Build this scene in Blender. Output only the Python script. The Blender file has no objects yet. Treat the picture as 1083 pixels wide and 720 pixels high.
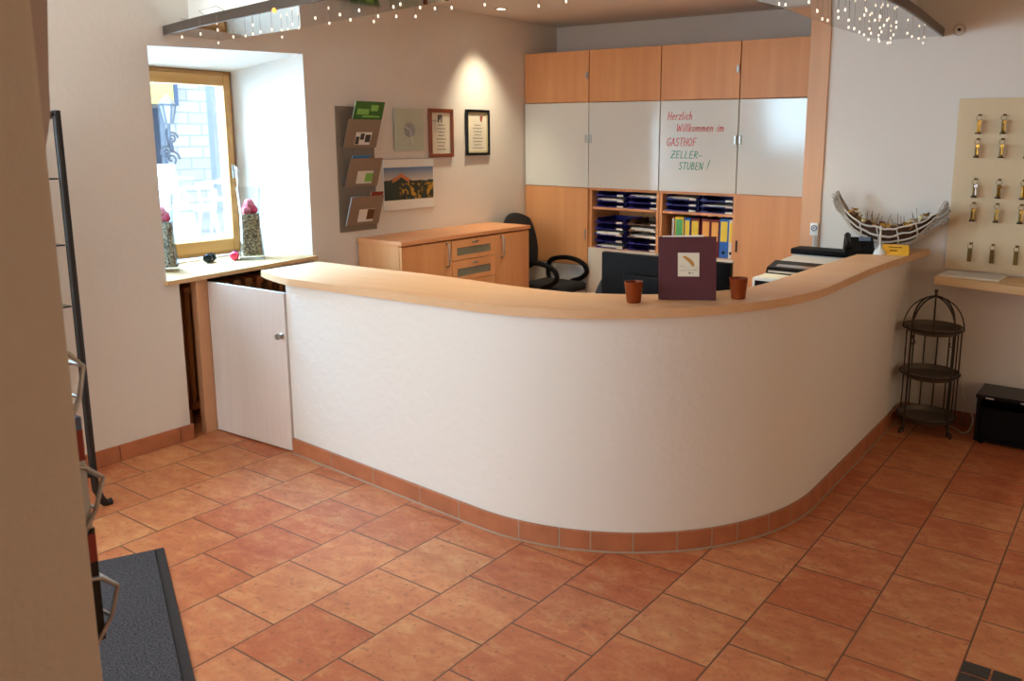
import bpy, bmesh, math, random
from mathutils import Vector, Matrix
random.seed(7)
SC = bpy.context.scene
COL = SC.collection
PI = math.pi

# ------------------------------------------------------------------ materials
def new_mat(name):
    m = bpy.data.materials.new(name); m.use_nodes = True
    nt = m.node_tree; b = nt.nodes['Principled BSDF']
    return m, nt, b
def lin(r, g, b):
    f = lambda c: (c/12.92 if c <= .04045 else ((c+.055)/1.055)**2.4)
    return (f(r/255), f(g/255), f(b/255), 1)
def plain(name, col, rough=.5, metal=0, var=.08, scale=14, bump=0, bscale=60, spec=.5):
    """colour with a soft procedural variation and optional bump"""
    m, nt, b = new_mat(name)
    tc = nt.nodes.new('ShaderNodeTexCoord')
    n = nt.nodes.new('ShaderNodeTexNoise'); n.inputs['Scale'].default_value = scale; n.inputs['Detail'].default_value = 4
    nt.links.new(tc.outputs['Object'], n.inputs['Vector'])
    mx = nt.nodes.new('ShaderNodeMix'); mx.data_type = 'RGBA'
    nt.links.new(n.outputs['Fac'], mx.inputs['Factor'])
    mx.inputs['A'].default_value = tuple(c*(1-var) for c in col[:3])+(1,)
    mx.inputs['B'].default_value = tuple(min(1, c*(1+var)) for c in col[:3])+(1,)
    nt.links.new(mx.outputs['Result'], b.inputs['Base Color'])
    b.inputs['Roughness'].default_value = rough; b.inputs['Metallic'].default_value = metal
    b.inputs['Specular IOR Level'].default_value = spec
    if bump:
        n2 = nt.nodes.new('ShaderNodeTexNoise'); n2.inputs['Scale'].default_value = bscale; n2.inputs['Detail'].default_value = 5
        nt.links.new(tc.outputs['Object'], n2.inputs['Vector'])
        bp = nt.nodes.new('ShaderNodeBump'); bp.inputs['Strength'].default_value = bump; bp.inputs['Distance'].default_value = .01
        nt.links.new(n2.outputs['Fac'], bp.inputs['Height']); nt.links.new(bp.outputs['Normal'], b.inputs['Normal'])
    return m
def wood(name, c1, c2, rough=.45, stretch=(30, 30, 1.2), plank=0):
    """laminate / timber with long grain; stretch = noise scale per axis (small = along the grain)"""
    m, nt, b = new_mat(name)
    tc = nt.nodes.new('ShaderNodeTexCoord'); mp = nt.nodes.new('ShaderNodeMapping')
    mp.inputs['Scale'].default_value = stretch
    nt.links.new(tc.outputs['Object'], mp.inputs['Vector'])
    n = nt.nodes.new('ShaderNodeTexNoise'); n.inputs['Scale'].default_value = 1; n.inputs['Detail'].default_value = 6; n.inputs['Roughness'].default_value = .6
    nt.links.new(mp.outputs['Vector'], n.inputs['Vector'])
    n2 = nt.nodes.new('ShaderNodeTexNoise'); n2.inputs['Scale'].default_value = .22; n2.inputs['Detail'].default_value = 2
    nt.links.new(mp.outputs['Vector'], n2.inputs['Vector'])
    add = nt.nodes.new('ShaderNodeMath'); add.operation = 'MULTIPLY_ADD'; add.inputs[1].default_value = .55; 
    nt.links.new(n.outputs['Fac'], add.inputs[0]); 
    mul = nt.nodes.new('ShaderNodeMath'); mul.operation = 'MULTIPLY'; mul.inputs[1].default_value = .45
    nt.links.new(n2.outputs['Fac'], mul.inputs[0]); nt.links.new(mul.outputs[0], add.inputs[2])
    cr = nt.nodes.new('ShaderNodeValToRGB'); cr.color_ramp.elements[0].position = .33; cr.color_ramp.elements[1].position = .67
    cr.color_ramp.elements[0].color = c1; cr.color_ramp.elements[1].color = c2
    nt.links.new(add.outputs[0], cr.inputs['Fac']); nt.links.new(cr.outputs['Color'], b.inputs['Base Color'])
    b.inputs['Roughness'].default_value = rough; b.inputs['Specular IOR Level'].default_value = .4
    return m
def plaster(name, col, bump=.25, scale=28):
    m, nt, b = new_mat(name)
    tc = nt.nodes.new('ShaderNodeTexCoord')
    n = nt.nodes.new('ShaderNodeTexNoise'); n.inputs['Scale'].default_value = scale; n.inputs['Detail'].default_value = 6; n.inputs['Roughness'].default_value = .55
    nt.links.new(tc.outputs['Object'], n.inputs['Vector'])
    n2 = nt.nodes.new('ShaderNodeTexNoise'); n2.inputs['Scale'].default_value = 1.3; n2.inputs['Detail'].default_value = 3
    nt.links.new(tc.outputs['Object'], n2.inputs['Vector'])
    mx = nt.nodes.new('ShaderNodeMix'); mx.data_type = 'RGBA'; nt.links.new(n2.outputs['Fac'], mx.inputs['Factor'])
    mx.inputs['A'].default_value = tuple(c*.96 for c in col[:3])+(1,); mx.inputs['B'].default_value = tuple(min(1, c*1.03) for c in col[:3])+(1,)
    nt.links.new(mx.outputs['Result'], b.inputs['Base Color'])
    bp = nt.nodes.new('ShaderNodeBump'); bp.inputs['Strength'].default_value = bump; bp.inputs['Distance'].default_value = .006
    nt.links.new(n.outputs['Fac'], bp.inputs['Height']); nt.links.new(bp.outputs['Normal'], b.inputs['Normal'])
    b.inputs['Roughness'].default_value = .85; b.inputs['Specular IOR Level'].default_value = .2
    return m
def glass(name, col=(1, 1, 1, 1), alpha=.18, rough=.02, edge=None):
    """thin pane: mostly see-through, a little glossy"""
    m, nt, b = new_mat(name)
    out = nt.nodes['Material Output']; nt.nodes.remove(b)
    tr = nt.nodes.new('ShaderNodeBsdfTransparent'); tr.inputs['Color'].default_value = col
    gl = nt.nodes.new('ShaderNodeBsdfGlossy'); gl.inputs['Roughness'].default_value = rough
    fr = nt.nodes.new('ShaderNodeFresnel'); fr.inputs['IOR'].default_value = 1.45
    if edge:
        lw = nt.nodes.new('ShaderNodeLayerWeight'); lw.inputs['Blend'].default_value = .35
        mc = nt.nodes.new('ShaderNodeMix'); mc.data_type = 'RGBA'; mc.inputs['A'].default_value = col; mc.inputs['B'].default_value = edge
        nt.links.new(lw.outputs['Facing'], mc.inputs['Factor']); nt.links.new(mc.outputs['Result'], tr.inputs['Color'])
    ad = nt.nodes.new('ShaderNodeMath'); ad.operation = 'MULTIPLY_ADD'; ad.inputs[1].default_value = .55; ad.inputs[2].default_value = alpha*.12
    nt.links.new(fr.outputs[0], ad.inputs[0])
    mx = nt.nodes.new('ShaderNodeMixShader'); nt.links.new(ad.outputs[0], mx.inputs[0])
    nt.links.new(tr.outputs[0], mx.inputs[1]); nt.links.new(gl.outputs[0], mx.inputs[2]); nt.links.new(mx.outputs[0], out.inputs['Surface'])
    return m
def emit(name, col, s):
    m, nt, b = new_mat(name)
    b.inputs['Base Color'].default_value = col; b.inputs['Emission Color'].default_value = col; b.inputs['Emission Strength'].default_value = s
    return m
def tile_mat(name, pitch_x, x0, pitch_y, y0):
    m, nt, b = new_mat(name)
    tc = nt.nodes.new('ShaderNodeTexCoord'); sp = nt.nodes.new('ShaderNodeSeparateXYZ'); nt.links.new(tc.outputs['Object'], sp.inputs[0])
    cb = nt.nodes.new('ShaderNodeCombineXYZ')
    def off(src, d):
        a = nt.nodes.new('ShaderNodeMath'); a.operation = 'ADD'; a.inputs[1].default_value = d; nt.links.new(src, a.inputs[0]); return a.outputs[0]
    nt.links.new(off(sp.outputs['Y'], -y0), cb.inputs['X']); nt.links.new(off(sp.outputs['X'], -x0), cb.inputs['Y'])
    def brick(c1, c2, cm):
        br = nt.nodes.new('ShaderNodeTexBrick'); br.offset = .5; br.offset_frequency = 2; br.squash = 1
        br.inputs['Scale'].default_value = 1; br.inputs['Brick Width'].default_value = pitch_y; br.inputs['Row Height'].default_value = pitch_x
        br.inputs['Mortar Size'].default_value = .0036; br.inputs['Mortar Smooth'].default_value = .15; br.inputs['Bias'].default_value = 0
        br.inputs['Color1'].default_value = c1; br.inputs['Color2'].default_value = c2; br.inputs['Mortar'].default_value = cm
        nt.links.new(cb.outputs[0], br.inputs['Vector']); return br
    br = brick(lin(177, 85, 52), lin(218, 153, 103), lin(123, 91, 68))
    # cloudy glaze inside every tile, different tile to tile (noise vector shifted by the tile's own random tint)
    br2 = brick((0, 0, 0, 1), (1, 1, 1, 1), (0, 0, 0, 1))
    sh = nt.nodes.new('ShaderNodeVectorMath'); sh.operation = 'MULTIPLY_ADD'; sh.inputs[1].default_value = (9, 7, 5)
    nt.links.new(br2.outputs['Color'], sh.inputs[0]); nt.links.new(tc.outputs['Object'], sh.inputs[2])
    n = nt.nodes.new('ShaderNodeTexNoise'); n.inputs['Scale'].default_value = 11; n.inputs['Detail'].default_value = 9; n.inputs['Roughness'].default_value = .7; n.inputs['Distortion'].default_value = .25
    mp = nt.nodes.new('ShaderNodeMapping'); mp.inputs['Scale'].default_value = (.75, 1.2, 1); nt.links.new(sh.outputs[0], mp.inputs['Vector']); nt.links.new(mp.outputs[0], n.inputs['Vector'])
    cr = nt.nodes.new('ShaderNodeValToRGB'); e = cr.color_ramp.elements
    e[0].position = .3; e[0].color = lin(163, 81, 48); e[1].position = .70; e[1].color = lin(216, 165, 111)
    k = e.new(.5); k.color = lin(196, 116, 74)
    nt.links.new(n.outputs['Fac'], cr.inputs['Fac'])
    mx = nt.nodes.new('ShaderNodeMix'); mx.data_type = 'RGBA'; mx.inputs['Factor'].default_value = .62
    nt.links.new(br.outputs['Color'], mx.inputs['A']); nt.links.new(cr.outputs['Color'], mx.inputs['B'])
    # little darker scratches / pits
    n3 = nt.nodes.new('ShaderNodeTexNoise'); n3.inputs['Scale'].default_value = 45; n3.inputs['Detail'].default_value = 5
    nt.links.new(sh.outputs[0], n3.inputs['Vector'])
    r3 = nt.nodes.new('ShaderNodeMapRange'); r3.inputs['From Min'].default_value = .58; r3.inputs['From Max'].default_value = .75; r3.inputs['To Max'].default_value = .6
    nt.links.new(n3.outputs['Fac'], r3.inputs['Value'])
    m3 = nt.nodes.new('ShaderNodeMix'); m3.data_type = 'RGBA'; m3.inputs['B'].default_value = lin(120, 79, 56)
    nt.links.new(r3.outputs[0], m3.inputs['Factor']); nt.links.new(mx.outputs['Result'], m3.inputs['A'])
    m4 = nt.nodes.new('ShaderNodeMix'); m4.data_type = 'RGBA'; m4.inputs['B'].default_value = lin(117, 80, 58)
    nt.links.new(br.outputs['Fac'], m4.inputs['Factor']); nt.links.new(m3.outputs['Result'], m4.inputs['A'])
    nt.links.new(m4.outputs['Result'], b.inputs['Base Color'])
    h = nt.nodes.new('ShaderNodeMath'); h.operation = 'MULTIPLY_ADD'; h.inputs[1].default_value = -1.2; nt.links.new(br.outputs['Fac'], h.inputs[0])
    hn = nt.nodes.new('ShaderNodeMath'); hn.operation = 'MULTIPLY'; hn.inputs[1].default_value = .35; nt.links.new(n.outputs['Fac'], hn.inputs[0]); nt.links.new(hn.outputs[0], h.inputs[2])
    bp = nt.nodes.new('ShaderNodeBump'); bp.inputs['Strength'].default_value = .5; bp.inputs['Distance'].default_value = .004
    nt.links.new(h.outputs[0], bp.inputs['Height']); nt.links.new(bp.outputs['Normal'], b.inputs['Normal'])
    b.inputs['Roughness'].default_value = .47; b.inputs['Specular IOR Level'].default_value = .35
    return m

M = {}
M['plaster'] = plaster('wall_plaster', lin(226, 218, 208))
M['counter_plaster'] = plaster('counter_plaster', lin(232, 226, 217), bump=.5, scale=22)
M['near_plaster'] = plaster('warm_lit_plaster', lin(230, 218, 198), bump=.4, scale=40)  # same plaster as the walls, with warm light tinted into its colour
M['ceiling'] = plaster('ceiling_paint', lin(226, 218, 208), bump=.1)
M['floor'] = tile_mat('terracotta_tiles', .33, -3.645-.33*12, .316, 2.082+.158-.316*20)
M['plinth'] = plain('plinth_tile', lin(176, 108, 72), .5, var=.35, scale=11, bump=.2)
M['grout'] = plain('grout', lin(176, 152, 130), .9)
M['beech'] = wood('beech_laminate', lin(218, 168, 124), lin(230, 186, 143), .42, (1.5, 26, 26))
M['beech_v'] = wood('beech_upright', lin(206, 152, 112), lin(220, 172, 132), .45, (14, 14, .8))
M['cabinet'] = wood('cabinet_beech', lin(212, 146, 93), lin(232, 170, 114), .42, (14, 14, .8))
M['cabinet_h'] = wood('cabinet_beech_flat', lin(214, 146, 98), lin(229, 165, 116), .42, (14, 1.1, 14))
M['edge'] = wood('beech_edge', lin(214, 170, 126), lin(228, 188, 146), .45, (3, 20, 20))
M['shelf_wood'] = wood('light_shelf_wood', lin(206, 168, 118), lin(222, 186, 138), .5, (2, 26, 26))
M['board'] = wood('maple_board', lin(208, 184, 146), lin(221, 199, 162), .55, (7, 7, .8))
M['window_wood'] = wood('window_pine', lin(178, 128, 70), lin(203, 154, 92), .4, (20, 1.5, 20))
M['white_lam'] = wood('white_laminate', lin(222, 208, 198), lin(229, 217, 208), .45, (40, 40, 2))
M['white_glass'] = plain('white_lacquered_glass', lin(222, 222, 213), .12, var=.01, spec=.6)
M['white'] = plain('white_plastic', lin(226, 226, 222), .35, var=.02)
M['offwhite'] = plain('grey_white_plastic', lin(205, 203, 196), .4, var=.03)
M['paper'] = plain('paper', lin(236, 233, 224), .8, var=.03)
M['cream'] = plain('cream_paper', lin(226, 218, 196), .8, var=.04)
M['black'] = plain('black_plastic', lin(14, 12, 12), .55, var=.15, spec=.1)
M['gloss_black'] = plain('gloss_black', lin(12, 11, 11), .25, var=.1, spec=.18)
M['black_metal'] = plain('black_metal', lin(38, 35, 34), .45, .3, var=.15)
M['fabric'] = plain('black_fabric', lin(24, 23, 25), .9, var=.3, scale=200, bump=.3, bscale=300)
M['chrome'] = plain('chrome', lin(205, 205, 205), .22, 1, var=.03)
M['steel'] = plain('brushed_steel', lin(180, 178, 172), .35, 1, var=.05)
M['canopy_mirror'] = plain('canopy_mirror', lin(178, 174, 170), .05, 1, var=.02)
M['canopy_edge'] = plain('bronze_edge', lin(98, 86, 76), .4, .6, var=.08)
M['taupe'] = plain('taupe_metal', lin(142, 123, 104), .5, .15, var=.04)
M['taupe_dark'] = plain('taupe_metal_back', lin(134, 121, 107), .5, .15, var=.04)
M['red_wood'] = wood('mahogany_frame', lin(122, 58, 30), lin(146, 74, 40), .35, (20, 20, 3))
M['maroon'] = plain('maroon_leather', lin(82, 26, 36), .55, var=.15, scale=40, bump=.25, bscale=180)
M['maroon_dark'] = plain('maroon_leather_spine', lin(70, 20, 30), .55, var=.1)
M['brass'] = plain('brass', lin(178, 134, 62), .38, 1, var=.08)
M['brass_old'] = plain('old_brass', lin(112, 84, 46), .5, 1, var=.12)
M['felt'] = plain('dark_foot', lin(42, 30, 24), .8)
M['mat'] = plain('doormat_pile', lin(82, 80, 84), .95, var=.85, scale=110, bump=1.0, bscale=160, spec=.1)
M['mat_edge'] = plain('doormat_rubber', lin(62, 58, 58), .85, var=.1, spec=.15)
M['navy'] = plain('navy_plastic', lin(40, 40, 124), .3, var=.1)
M['smoke'] = plain('smoky_plastic', lin(120, 98, 82), .25, var=.1)
M['radiator'] = plain('brown_enamel', lin(150, 98, 48), .35, .2, var=.12)
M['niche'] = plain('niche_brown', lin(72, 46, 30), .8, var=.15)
M['twig'] = plain('limed_twig', lin(206, 196, 184), .85, var=.2, scale=50, bump=.3)
M['twig_grey'] = plain('weathered_twig', lin(172, 160, 146), .9, var=.25, scale=50, bump=.3)
M['leaf_brown'] = plain('dry_leaf_brown', lin(104, 66, 32), .85, var=.3)
M['leaf_ochre'] = plain('dry_leaf_ochre', lin(186, 136, 62), .85, var=.25)
M['leaf_pale'] = plain('pale_pod', lin(206, 190, 140), .8, var=.2)
M['slate'] = plain('slate_mosaic', lin(58, 54, 50), .6, var=.3, scale=20, bump=.3)
M['stand_metal'] = plain('aged_iron', lin(62, 52, 44), .6, .4, var=.2)
M['stand_tray'] = plain('zinc_tray', lin(108, 96, 84), .55, .35, var=.15)
M['clear_glass'] = glass('clear_glass', (.97, .98, .98, 1), edge=(.50, .58, .62, 1))
M['pane'] = glass('window_pane', (.97, .99, 1, 1), .1)
M['shelf_glass'] = glass('shelf_glass', (.86, .93, .9, 1), .3)
M['clock_glass'] = plain('frosted_green_glass', lin(190, 194, 172), .2, var=.03)
M['rose'] = plain('pink_bud', lin(204, 56, 84), .6, var=.3, scale=60, bump=.4)
M['rose_light'] = plain('pale_pink_bud', lin(226, 118, 128), .6, var=.3, scale=60, bump=.4)
M['pink'] = plain('pink_plastic', lin(214, 44, 84), .35, var=.1)
M['ink'] = plain('print_grey', lin(120, 118, 114), .8)
M['ink_dark'] = plain('print_dark', lin(66, 60, 58), .8)
M['red_pen'] = plain('red_marker', lin(216, 62, 66), .6, var=.05)
M['green_pen'] = plain('green_marker', lin(36, 150, 120), .6, var=.05)
M['grey_dial'] = plain('grey_dial', lin(150, 152, 150), .3, .4, var=.05)
def flat(name, r, g, b, rough=.6, var=.06): M[name] = plain(name, lin(r, g, b), rough, var=var); return M[name]
flat('green_leaflet', 56, 110, 44, var=.35); flat('lime', 130, 190, 90); flat('yellow', 240, 200, 40); flat('yellow_label', 246, 218, 70)
flat('blue', 40, 104, 190); flat('dark_red', 120, 26, 34); flat('orange_label', 244, 180, 90); flat('green_label', 86, 176, 110)
flat('blue_leaflet', 60, 120, 180); flat('brick_red', 150, 52, 36); flat('slate_blue', 92, 110, 140); flat('amber_card', 238, 176, 34)
flat('street_iron', 112, 120, 136); flat('sign_yellow', 250, 236, 140); flat('street_grey', 142, 152, 168); flat('grey_pic', 150, 146, 140, var=.3); flat('pale_blue', 150, 190, 225); flat('mint', 190, 226, 200)
def cup_mat():
    m, nt, b = new_mat('amber_glass')
    b.inputs['Base Color'].default_value = lin(158, 74, 34); b.inputs['Roughness'].default_value = .18
    b.inputs['Transmission Weight'].default_value = .35; b.inputs['IOR'].default_value = 1.3
    return m
M['amber'] = cup_mat()
def pebble_mat():
    m, nt, b = new_mat('mixed_pebbles')
    tc = nt.nodes.new('ShaderNodeTexCoord'); v = nt.nodes.new('ShaderNodeTexVoronoi'); v.inputs['Scale'].default_value = 120
    nt.links.new(tc.outputs['Object'], v.inputs['Vector'])
    sx = nt.nodes.new('ShaderNodeSeparateColor'); nt.links.new(v.outputs['Color'], sx.inputs[0])
    cr = nt.nodes.new('ShaderNodeValToRGB'); cr.color_ramp.interpolation = 'CONSTANT'; e = cr.color_ramp.elements
    e[0].color = lin(92, 78, 62); e[1].position = .2; e[1].color = lin(196, 178, 140)
    for p, c in ((.42, (150, 132, 104)), (.58, (214, 204, 176)), (.74, (118, 102, 78)), (.86, (176, 160, 130))):
        k = e.new(p); k.color = lin(*c)
    nt.links.new(sx.outputs[0], cr.inputs['Fac']); nt.links.new(cr.outputs['Color'], b.inputs['Base Color'])
    bp = nt.nodes.new('ShaderNodeBump'); bp.inputs['Strength'].default_value = .6; bp.inputs['Distance'].default_value = .01; bp.invert = True
    nt.links.new(v.outputs['Distance'], bp.inputs['Height']); nt.links.new(bp.outputs['Normal'], b.inputs['Normal'])
    b.inputs['Roughness'].default_value = .6
    return m
M['pebbles'] = pebble_mat()
def landscape_mat(y0, y1, z0, z1):
    """printed autumn mountain photograph: sky, ridge, dark forest, golden trees"""
    m, nt, b = new_mat('landscape_print')
    tc = nt.nodes.new('ShaderNodeTexCoord'); sp = nt.nodes.new('ShaderNodeSeparateXYZ'); nt.links.new(tc.outputs['Object'], sp.inputs[0])
    def mr(src, a, c):
        r = nt.nodes.new('ShaderNodeMapRange'); r.inputs['From Min'].default_value = a; r.inputs['From Max'].default_value = c; nt.links.new(src, r.inputs['Value']); return r.outputs[0]
    u = mr(sp.outputs['Y'], y0, y1); v = mr(sp.outputs['Z'], z0, z1)
    n = nt.nodes.new('ShaderNodeTexNoise'); n.noise_dimensions = '1D'; n.inputs['Scale'].default_value = 4.2; n.inputs['Detail'].default_value = 4
    nt.links.new(u, n.inputs['W'])
    def mth(op, a, c, d=None):
        q = nt.nodes.new('ShaderNodeMath'); q.operation = op
        for i, x in enumerate((a, c, d)):
            if x is None: continue
            if isinstance(x, (int, float)): q.inputs[i].default_value = x
            else: nt.links.new(x, q.inputs[i])
        return q.outputs[0]
    # rocky peak at u~.33 plus noisy ridge
    pk = mth('SUBTRACT', .22, mth('ABSOLUTE', mth('SUBTRACT', u, .33), 0))
    pk = mth('MAXIMUM', mth('MULTIPLY', pk, 1.0), 0.0)
    ridge = mth('ADD', mth('MULTIPLY_ADD', n.outputs['Fac'], .18, .5), pk)
    land = mth('LESS_THAN', v, ridge)
    peak = mth('MULTIPLY', mth('GREATER_THAN', v, mth('SUBTRACT', ridge, .13)), mth('GREATER_THAN', pk, .05))
    sky = nt.nodes.new('ShaderNodeValToRGB'); sky.color_ramp.elements[0].position = .55; sky.color_ramp.elements[0].color = lin(214, 200, 180)
    sky.color_ramp.elements[1].color = lin(84, 116, 160); nt.links.new(v, sky.inputs['Fac'])
    n2 = nt.nodes.new('ShaderNodeTexNoise'); n2.inputs['Scale'].default_value = 34; n2.inputs['Detail'].default_value = 3; nt.links.new(tc.outputs['Object'], n2.inputs['Vector'])
    gold = mth('MULTIPLY', mth('GREATER_THAN', n2.outputs['Fac'], .52), mth('GREATER_THAN', u, .3))
    def mix(f, a, c):
        q = nt.nodes.new('ShaderNodeMix'); q.data_type = 'RGBA'; nt.links.new(f, q.inputs['Factor'])
        for k, x in (('A', a), ('B', c)):
            if isinstance(x, tuple): q.inputs[k].default_value = x
            else: nt.links.new(x, q.inputs[k])
        return q.outputs['Result']
    forest = mix(mth('MULTIPLY', gold, mth('LESS_THAN', v, .5)), lin(44, 54, 42), lin(196, 146, 40))
    ground = mix(peak, forest, lin(196, 120, 66))
    nt.links.new(mix(land, sky.outputs['Color'], ground), b.inputs['Base Color']); b.inputs['Roughness'].default_value = .35
    return m
def stone_mat():
    m, nt, b = new_mat('facade_stone')
    tc = nt.nodes.new('ShaderNodeTexCoord'); sp = nt.nodes.new('ShaderNodeSeparateXYZ'); nt.links.new(tc.outputs['Object'], sp.inputs[0])
    cb = nt.nodes.new('ShaderNodeCombineXYZ'); nt.links.new(sp.outputs['Y'], cb.inputs['X']); nt.links.new(sp.outputs['Z'], cb.inputs['Y'])
    br = nt.nodes.new('ShaderNodeTexBrick'); br.inputs['Scale'].default_value = 1; br.inputs['Brick Width'].default_value = .42; br.inputs['Row Height'].default_value = .17; br.inputs['Mortar Size'].default_value = .012
    br.inputs['Color1'].default_value = lin(206, 205, 202); br.inputs['Color2'].default_value = lin(228, 226, 222); br.inputs['Mortar'].default_value = lin(182, 184, 188)
    nt.links.new(cb.outputs[0], br.inputs['Vector']); nt.links.new(br.outputs['Color'], b.inputs['Base Color']); b.inputs['Roughness'].default_value = .9
    return m
M['facade'] = stone_mat()
M['bulb'] = emit('warm_bulb', (1, .86, .68, 1), 1.35)
M['orange_bulb'] = emit('orange_bulb', (1, .35, .05, 1), 3)
M['spot'] = emit('downlight_lens', (1, .86, .66, 1), 12)

# ------------------------------------------------------------------ mesh builder
class MB:
    def __init__(s): s.bm = bmesh.new()
    def _add(s, fn, mtx):
        r = fn(); vs = [v for v in r['verts']]
        bmesh.ops.transform(s.bm, matrix=mtx, verts=vs); return vs
    def box(s, lo, hi, bev=0, rot=None, piv=None):
        lo = Vector(lo); hi = Vector(hi); c = (lo+hi)/2; d = hi-lo
        r = bmesh.ops.create_cube(s.bm, size=1); vs = r['verts']
        for v in vs: v.co = Vector((v.co.x*d.x, v.co.y*d.y, v.co.z*d.z))
        if bev:
            es = list({e for v in vs for e in v.link_edges})
            q = bmesh.ops.bevel(s.bm, geom=es, offset=bev, segments=2, affect='EDGES', profile=.6)
            vs = list({v for f in q['faces'] for v in f.verts} | {v for v in vs if v.is_valid})
            vs = s._island(vs)
        for v in vs: v.co += c
        if rot is not None: bmesh.ops.rotate(s.bm, verts=vs, cent=Vector(piv) if piv is not None else c, matrix=rot)
        return vs
    def _island(s, vs):
        seen = set(vs); st = list(vs)
        while st:
            v = st.pop()
            for e in v.link_edges:
                o = e.other_vert(v)
                if o not in seen: seen.add(o); st.append(o)
        return list(seen)
    def rod(s, p0, p1, r0, r1=None, n=10, cap=True):
        r1 = r0 if r1 is None else r1; p0 = Vector(p0); p1 = Vector(p1); d = p1-p0
        q = bmesh.ops.create_cone(s.bm, cap_ends=cap, segments=n, radius1=r0, radius2=r1, depth=d.length)
        m = Matrix.Translation((p0+p1)/2) @ d.to_track_quat('Z', 'Y').to_matrix().to_4x4()
        bmesh.ops.transform(s.bm, matrix=m, verts=q['verts']); return q['verts']
    def tube(s, pts, r, n=8, closed=False, taper=None):
        P = [Vector(p) for p in pts]; N = len(P); rings = []
        up = Vector((0, 0, 1))
        prev = None
        for i, p in enumerate(P):
            if closed: t = P[(i+1) % N]-P[i-1]
            else: t = P[min(i+1, N-1)]-P[max(i-1, 0)]
            t.normalize()
            if prev is None:
                a = t.cross(up); a = a if a.length > .05 else t.cross(Vector((1, 0, 0)))
            else: a = prev-t*prev.dot(t)
            a.normalize(); prev = a; b = t.cross(a)
            rr = r if taper is None else taper[i]
            rings.append([s.bm.verts.new(p+a*rr*math.cos(2*PI*k/n)+b*rr*math.sin(2*PI*k/n)) for k in range(n)])
        M_ = N if closed else N-1
        for i in range(M_):
            A = rings[i]; B = rings[(i+1) % N]
            for k in range(n): s.bm.faces.new((A[k], A[(k+1) % n], B[(k+1) % n], B[k]))
        if not closed:
            s.bm.faces.new(rings[0][::-1]); s.bm.faces.new(rings[-1])
    def lathe(s, prof, c=(0, 0, 0), n=28, sq=None):
        """profile of (r, z); sq = superellipse exponent for rounded-square plans"""
        rings = []
        for r, z in prof:
            ring = []
            for k in range(n):
                a = 2*PI*k/n; ca, sa = math.cos(a), math.sin(a); f = 1
                if sq: f = 1/((abs(ca)**sq+abs(sa)**sq)**(1/sq))
                ring.append(s.bm.verts.new((c[0]+r*f*ca, c[1]+r*f*sa, c[2]+z)))
            rings.append(ring)
        for A, B in zip(rings, rings[1:]):
            for k in range(n): s.bm.faces.new((A[k], A[(k+1) % n], B[(k+1) % n], B[k]))
        if prof[0][0] > 1e-6: s.bm.faces.new(rings[0][::-1])
        if prof[-1][0] > 1e-6: s.bm.faces.new(rings[-1])
    def prism(s, poly, z0, z1, zf0=None, zf1=None):
        """plan polygon between z0 and z1; zf*(x, y) make sloping bottoms and tops"""
        A = [s.bm.verts.new((x, y, zf0(x, y) if zf0 else z0)) for x, y in poly]
        B = [s.bm.verts.new((x, y, zf1(x, y) if zf1 else z1)) for x, y in poly]
        n = len(poly)
        fa = s.bm.faces.new(A[::-1]); fb = s.bm.faces.new(B)
        for i in range(n): s.bm.faces.new((A[i], A[(i+1) % n], B[(i+1) % n], B[i]))
        return A+B
    def strip(s, left, right, zl0, zl1):
        """solid ribbon between two plan polylines of equal length"""
        n = len(left); V = []
        for (a, b) in zip(left, right):
            V.append([s.bm.verts.new((a[0], a[1], zl0(*a))), s.bm.verts.new((b[0], b[1], zl0(*b))), s.bm.verts.new((b[0], b[1], zl1(*b))), s.bm.verts.new((a[0], a[1], zl1(*a)))])
        for A, B in zip(V, V[1:]):
            for k in range(4): s.bm.faces.new((A[k], A[(k+1) % 4], B[(k+1) % 4], B[k]))
        s.bm.faces.new(V[0][::-1]); s.bm.faces.new(V[-1])
    def poly(s, pts): s.bm.faces.new([s.bm.verts.new(p) for p in pts])
    def hexa(s, b4, t4):
        A = [s.bm.verts.new(p) for p in b4]; B = [s.bm.verts.new(p) for p in t4]
        s.bm.faces.new(A[::-1]); s.bm.faces.new(B)
        for i in range(4): s.bm.faces.new((A[i], A[(i+1) % 4], B[(i+1) % 4], B[i]))
    def ball(s, c, r, sub=2, sc=(1, 1, 1)):
        q = bmesh.ops.create_icosphere(s.bm, subdivisions=sub, radius=r)
        for v in q['verts']: v.co = Vector((v.co.x*sc[0]+c[0], v.co.y*sc[1]+c[1], v.co.z*sc[2]+c[2]))
        return q['verts']
    def build(s, name, mat, parent=None, smooth=None, bevel=0):
        bmesh.ops.recalc_face_normals(s.bm, faces=s.bm.faces)
        me = bpy.data.meshes.new(name); s.bm.to_mesh(me); s.bm.free()
        me.materials.append(M[mat] if isinstance(mat, str) else mat)
        o = bpy.data.objects.new(name, me); COL.objects.link(o)
        if parent is not None: o.parent = parent
        if smooth is not None:
            for p in me.polygons: p.use_smooth = True
            me.set_sharp_from_angle(angle=math.radians(smooth))
        if bevel:
            b = o.modifiers.new('bevel', 'BEVEL'); b.width = bevel; b.segments = 2; b.limit_method = 'ANGLE'; b.angle_limit = math.radians(50)
        return o
def tag(o, label, cat, group=None, kind=None):
    o['label'] = label; o['category'] = cat
    if group: o['group'] = group
    if kind: o['kind'] = kind
    return o
def thing(name, label, cat, loc=(0, 0, 0), rz=0, group=None):
    o = bpy.data.objects.new(name, None); COL.objects.link(o); o.empty_display_size = .1
    o.location = loc; o.rotation_euler = (0, 0, rz)
    return tag(o, label, cat, group)
def struct(o): o['kind'] = 'structure'; return o
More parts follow.
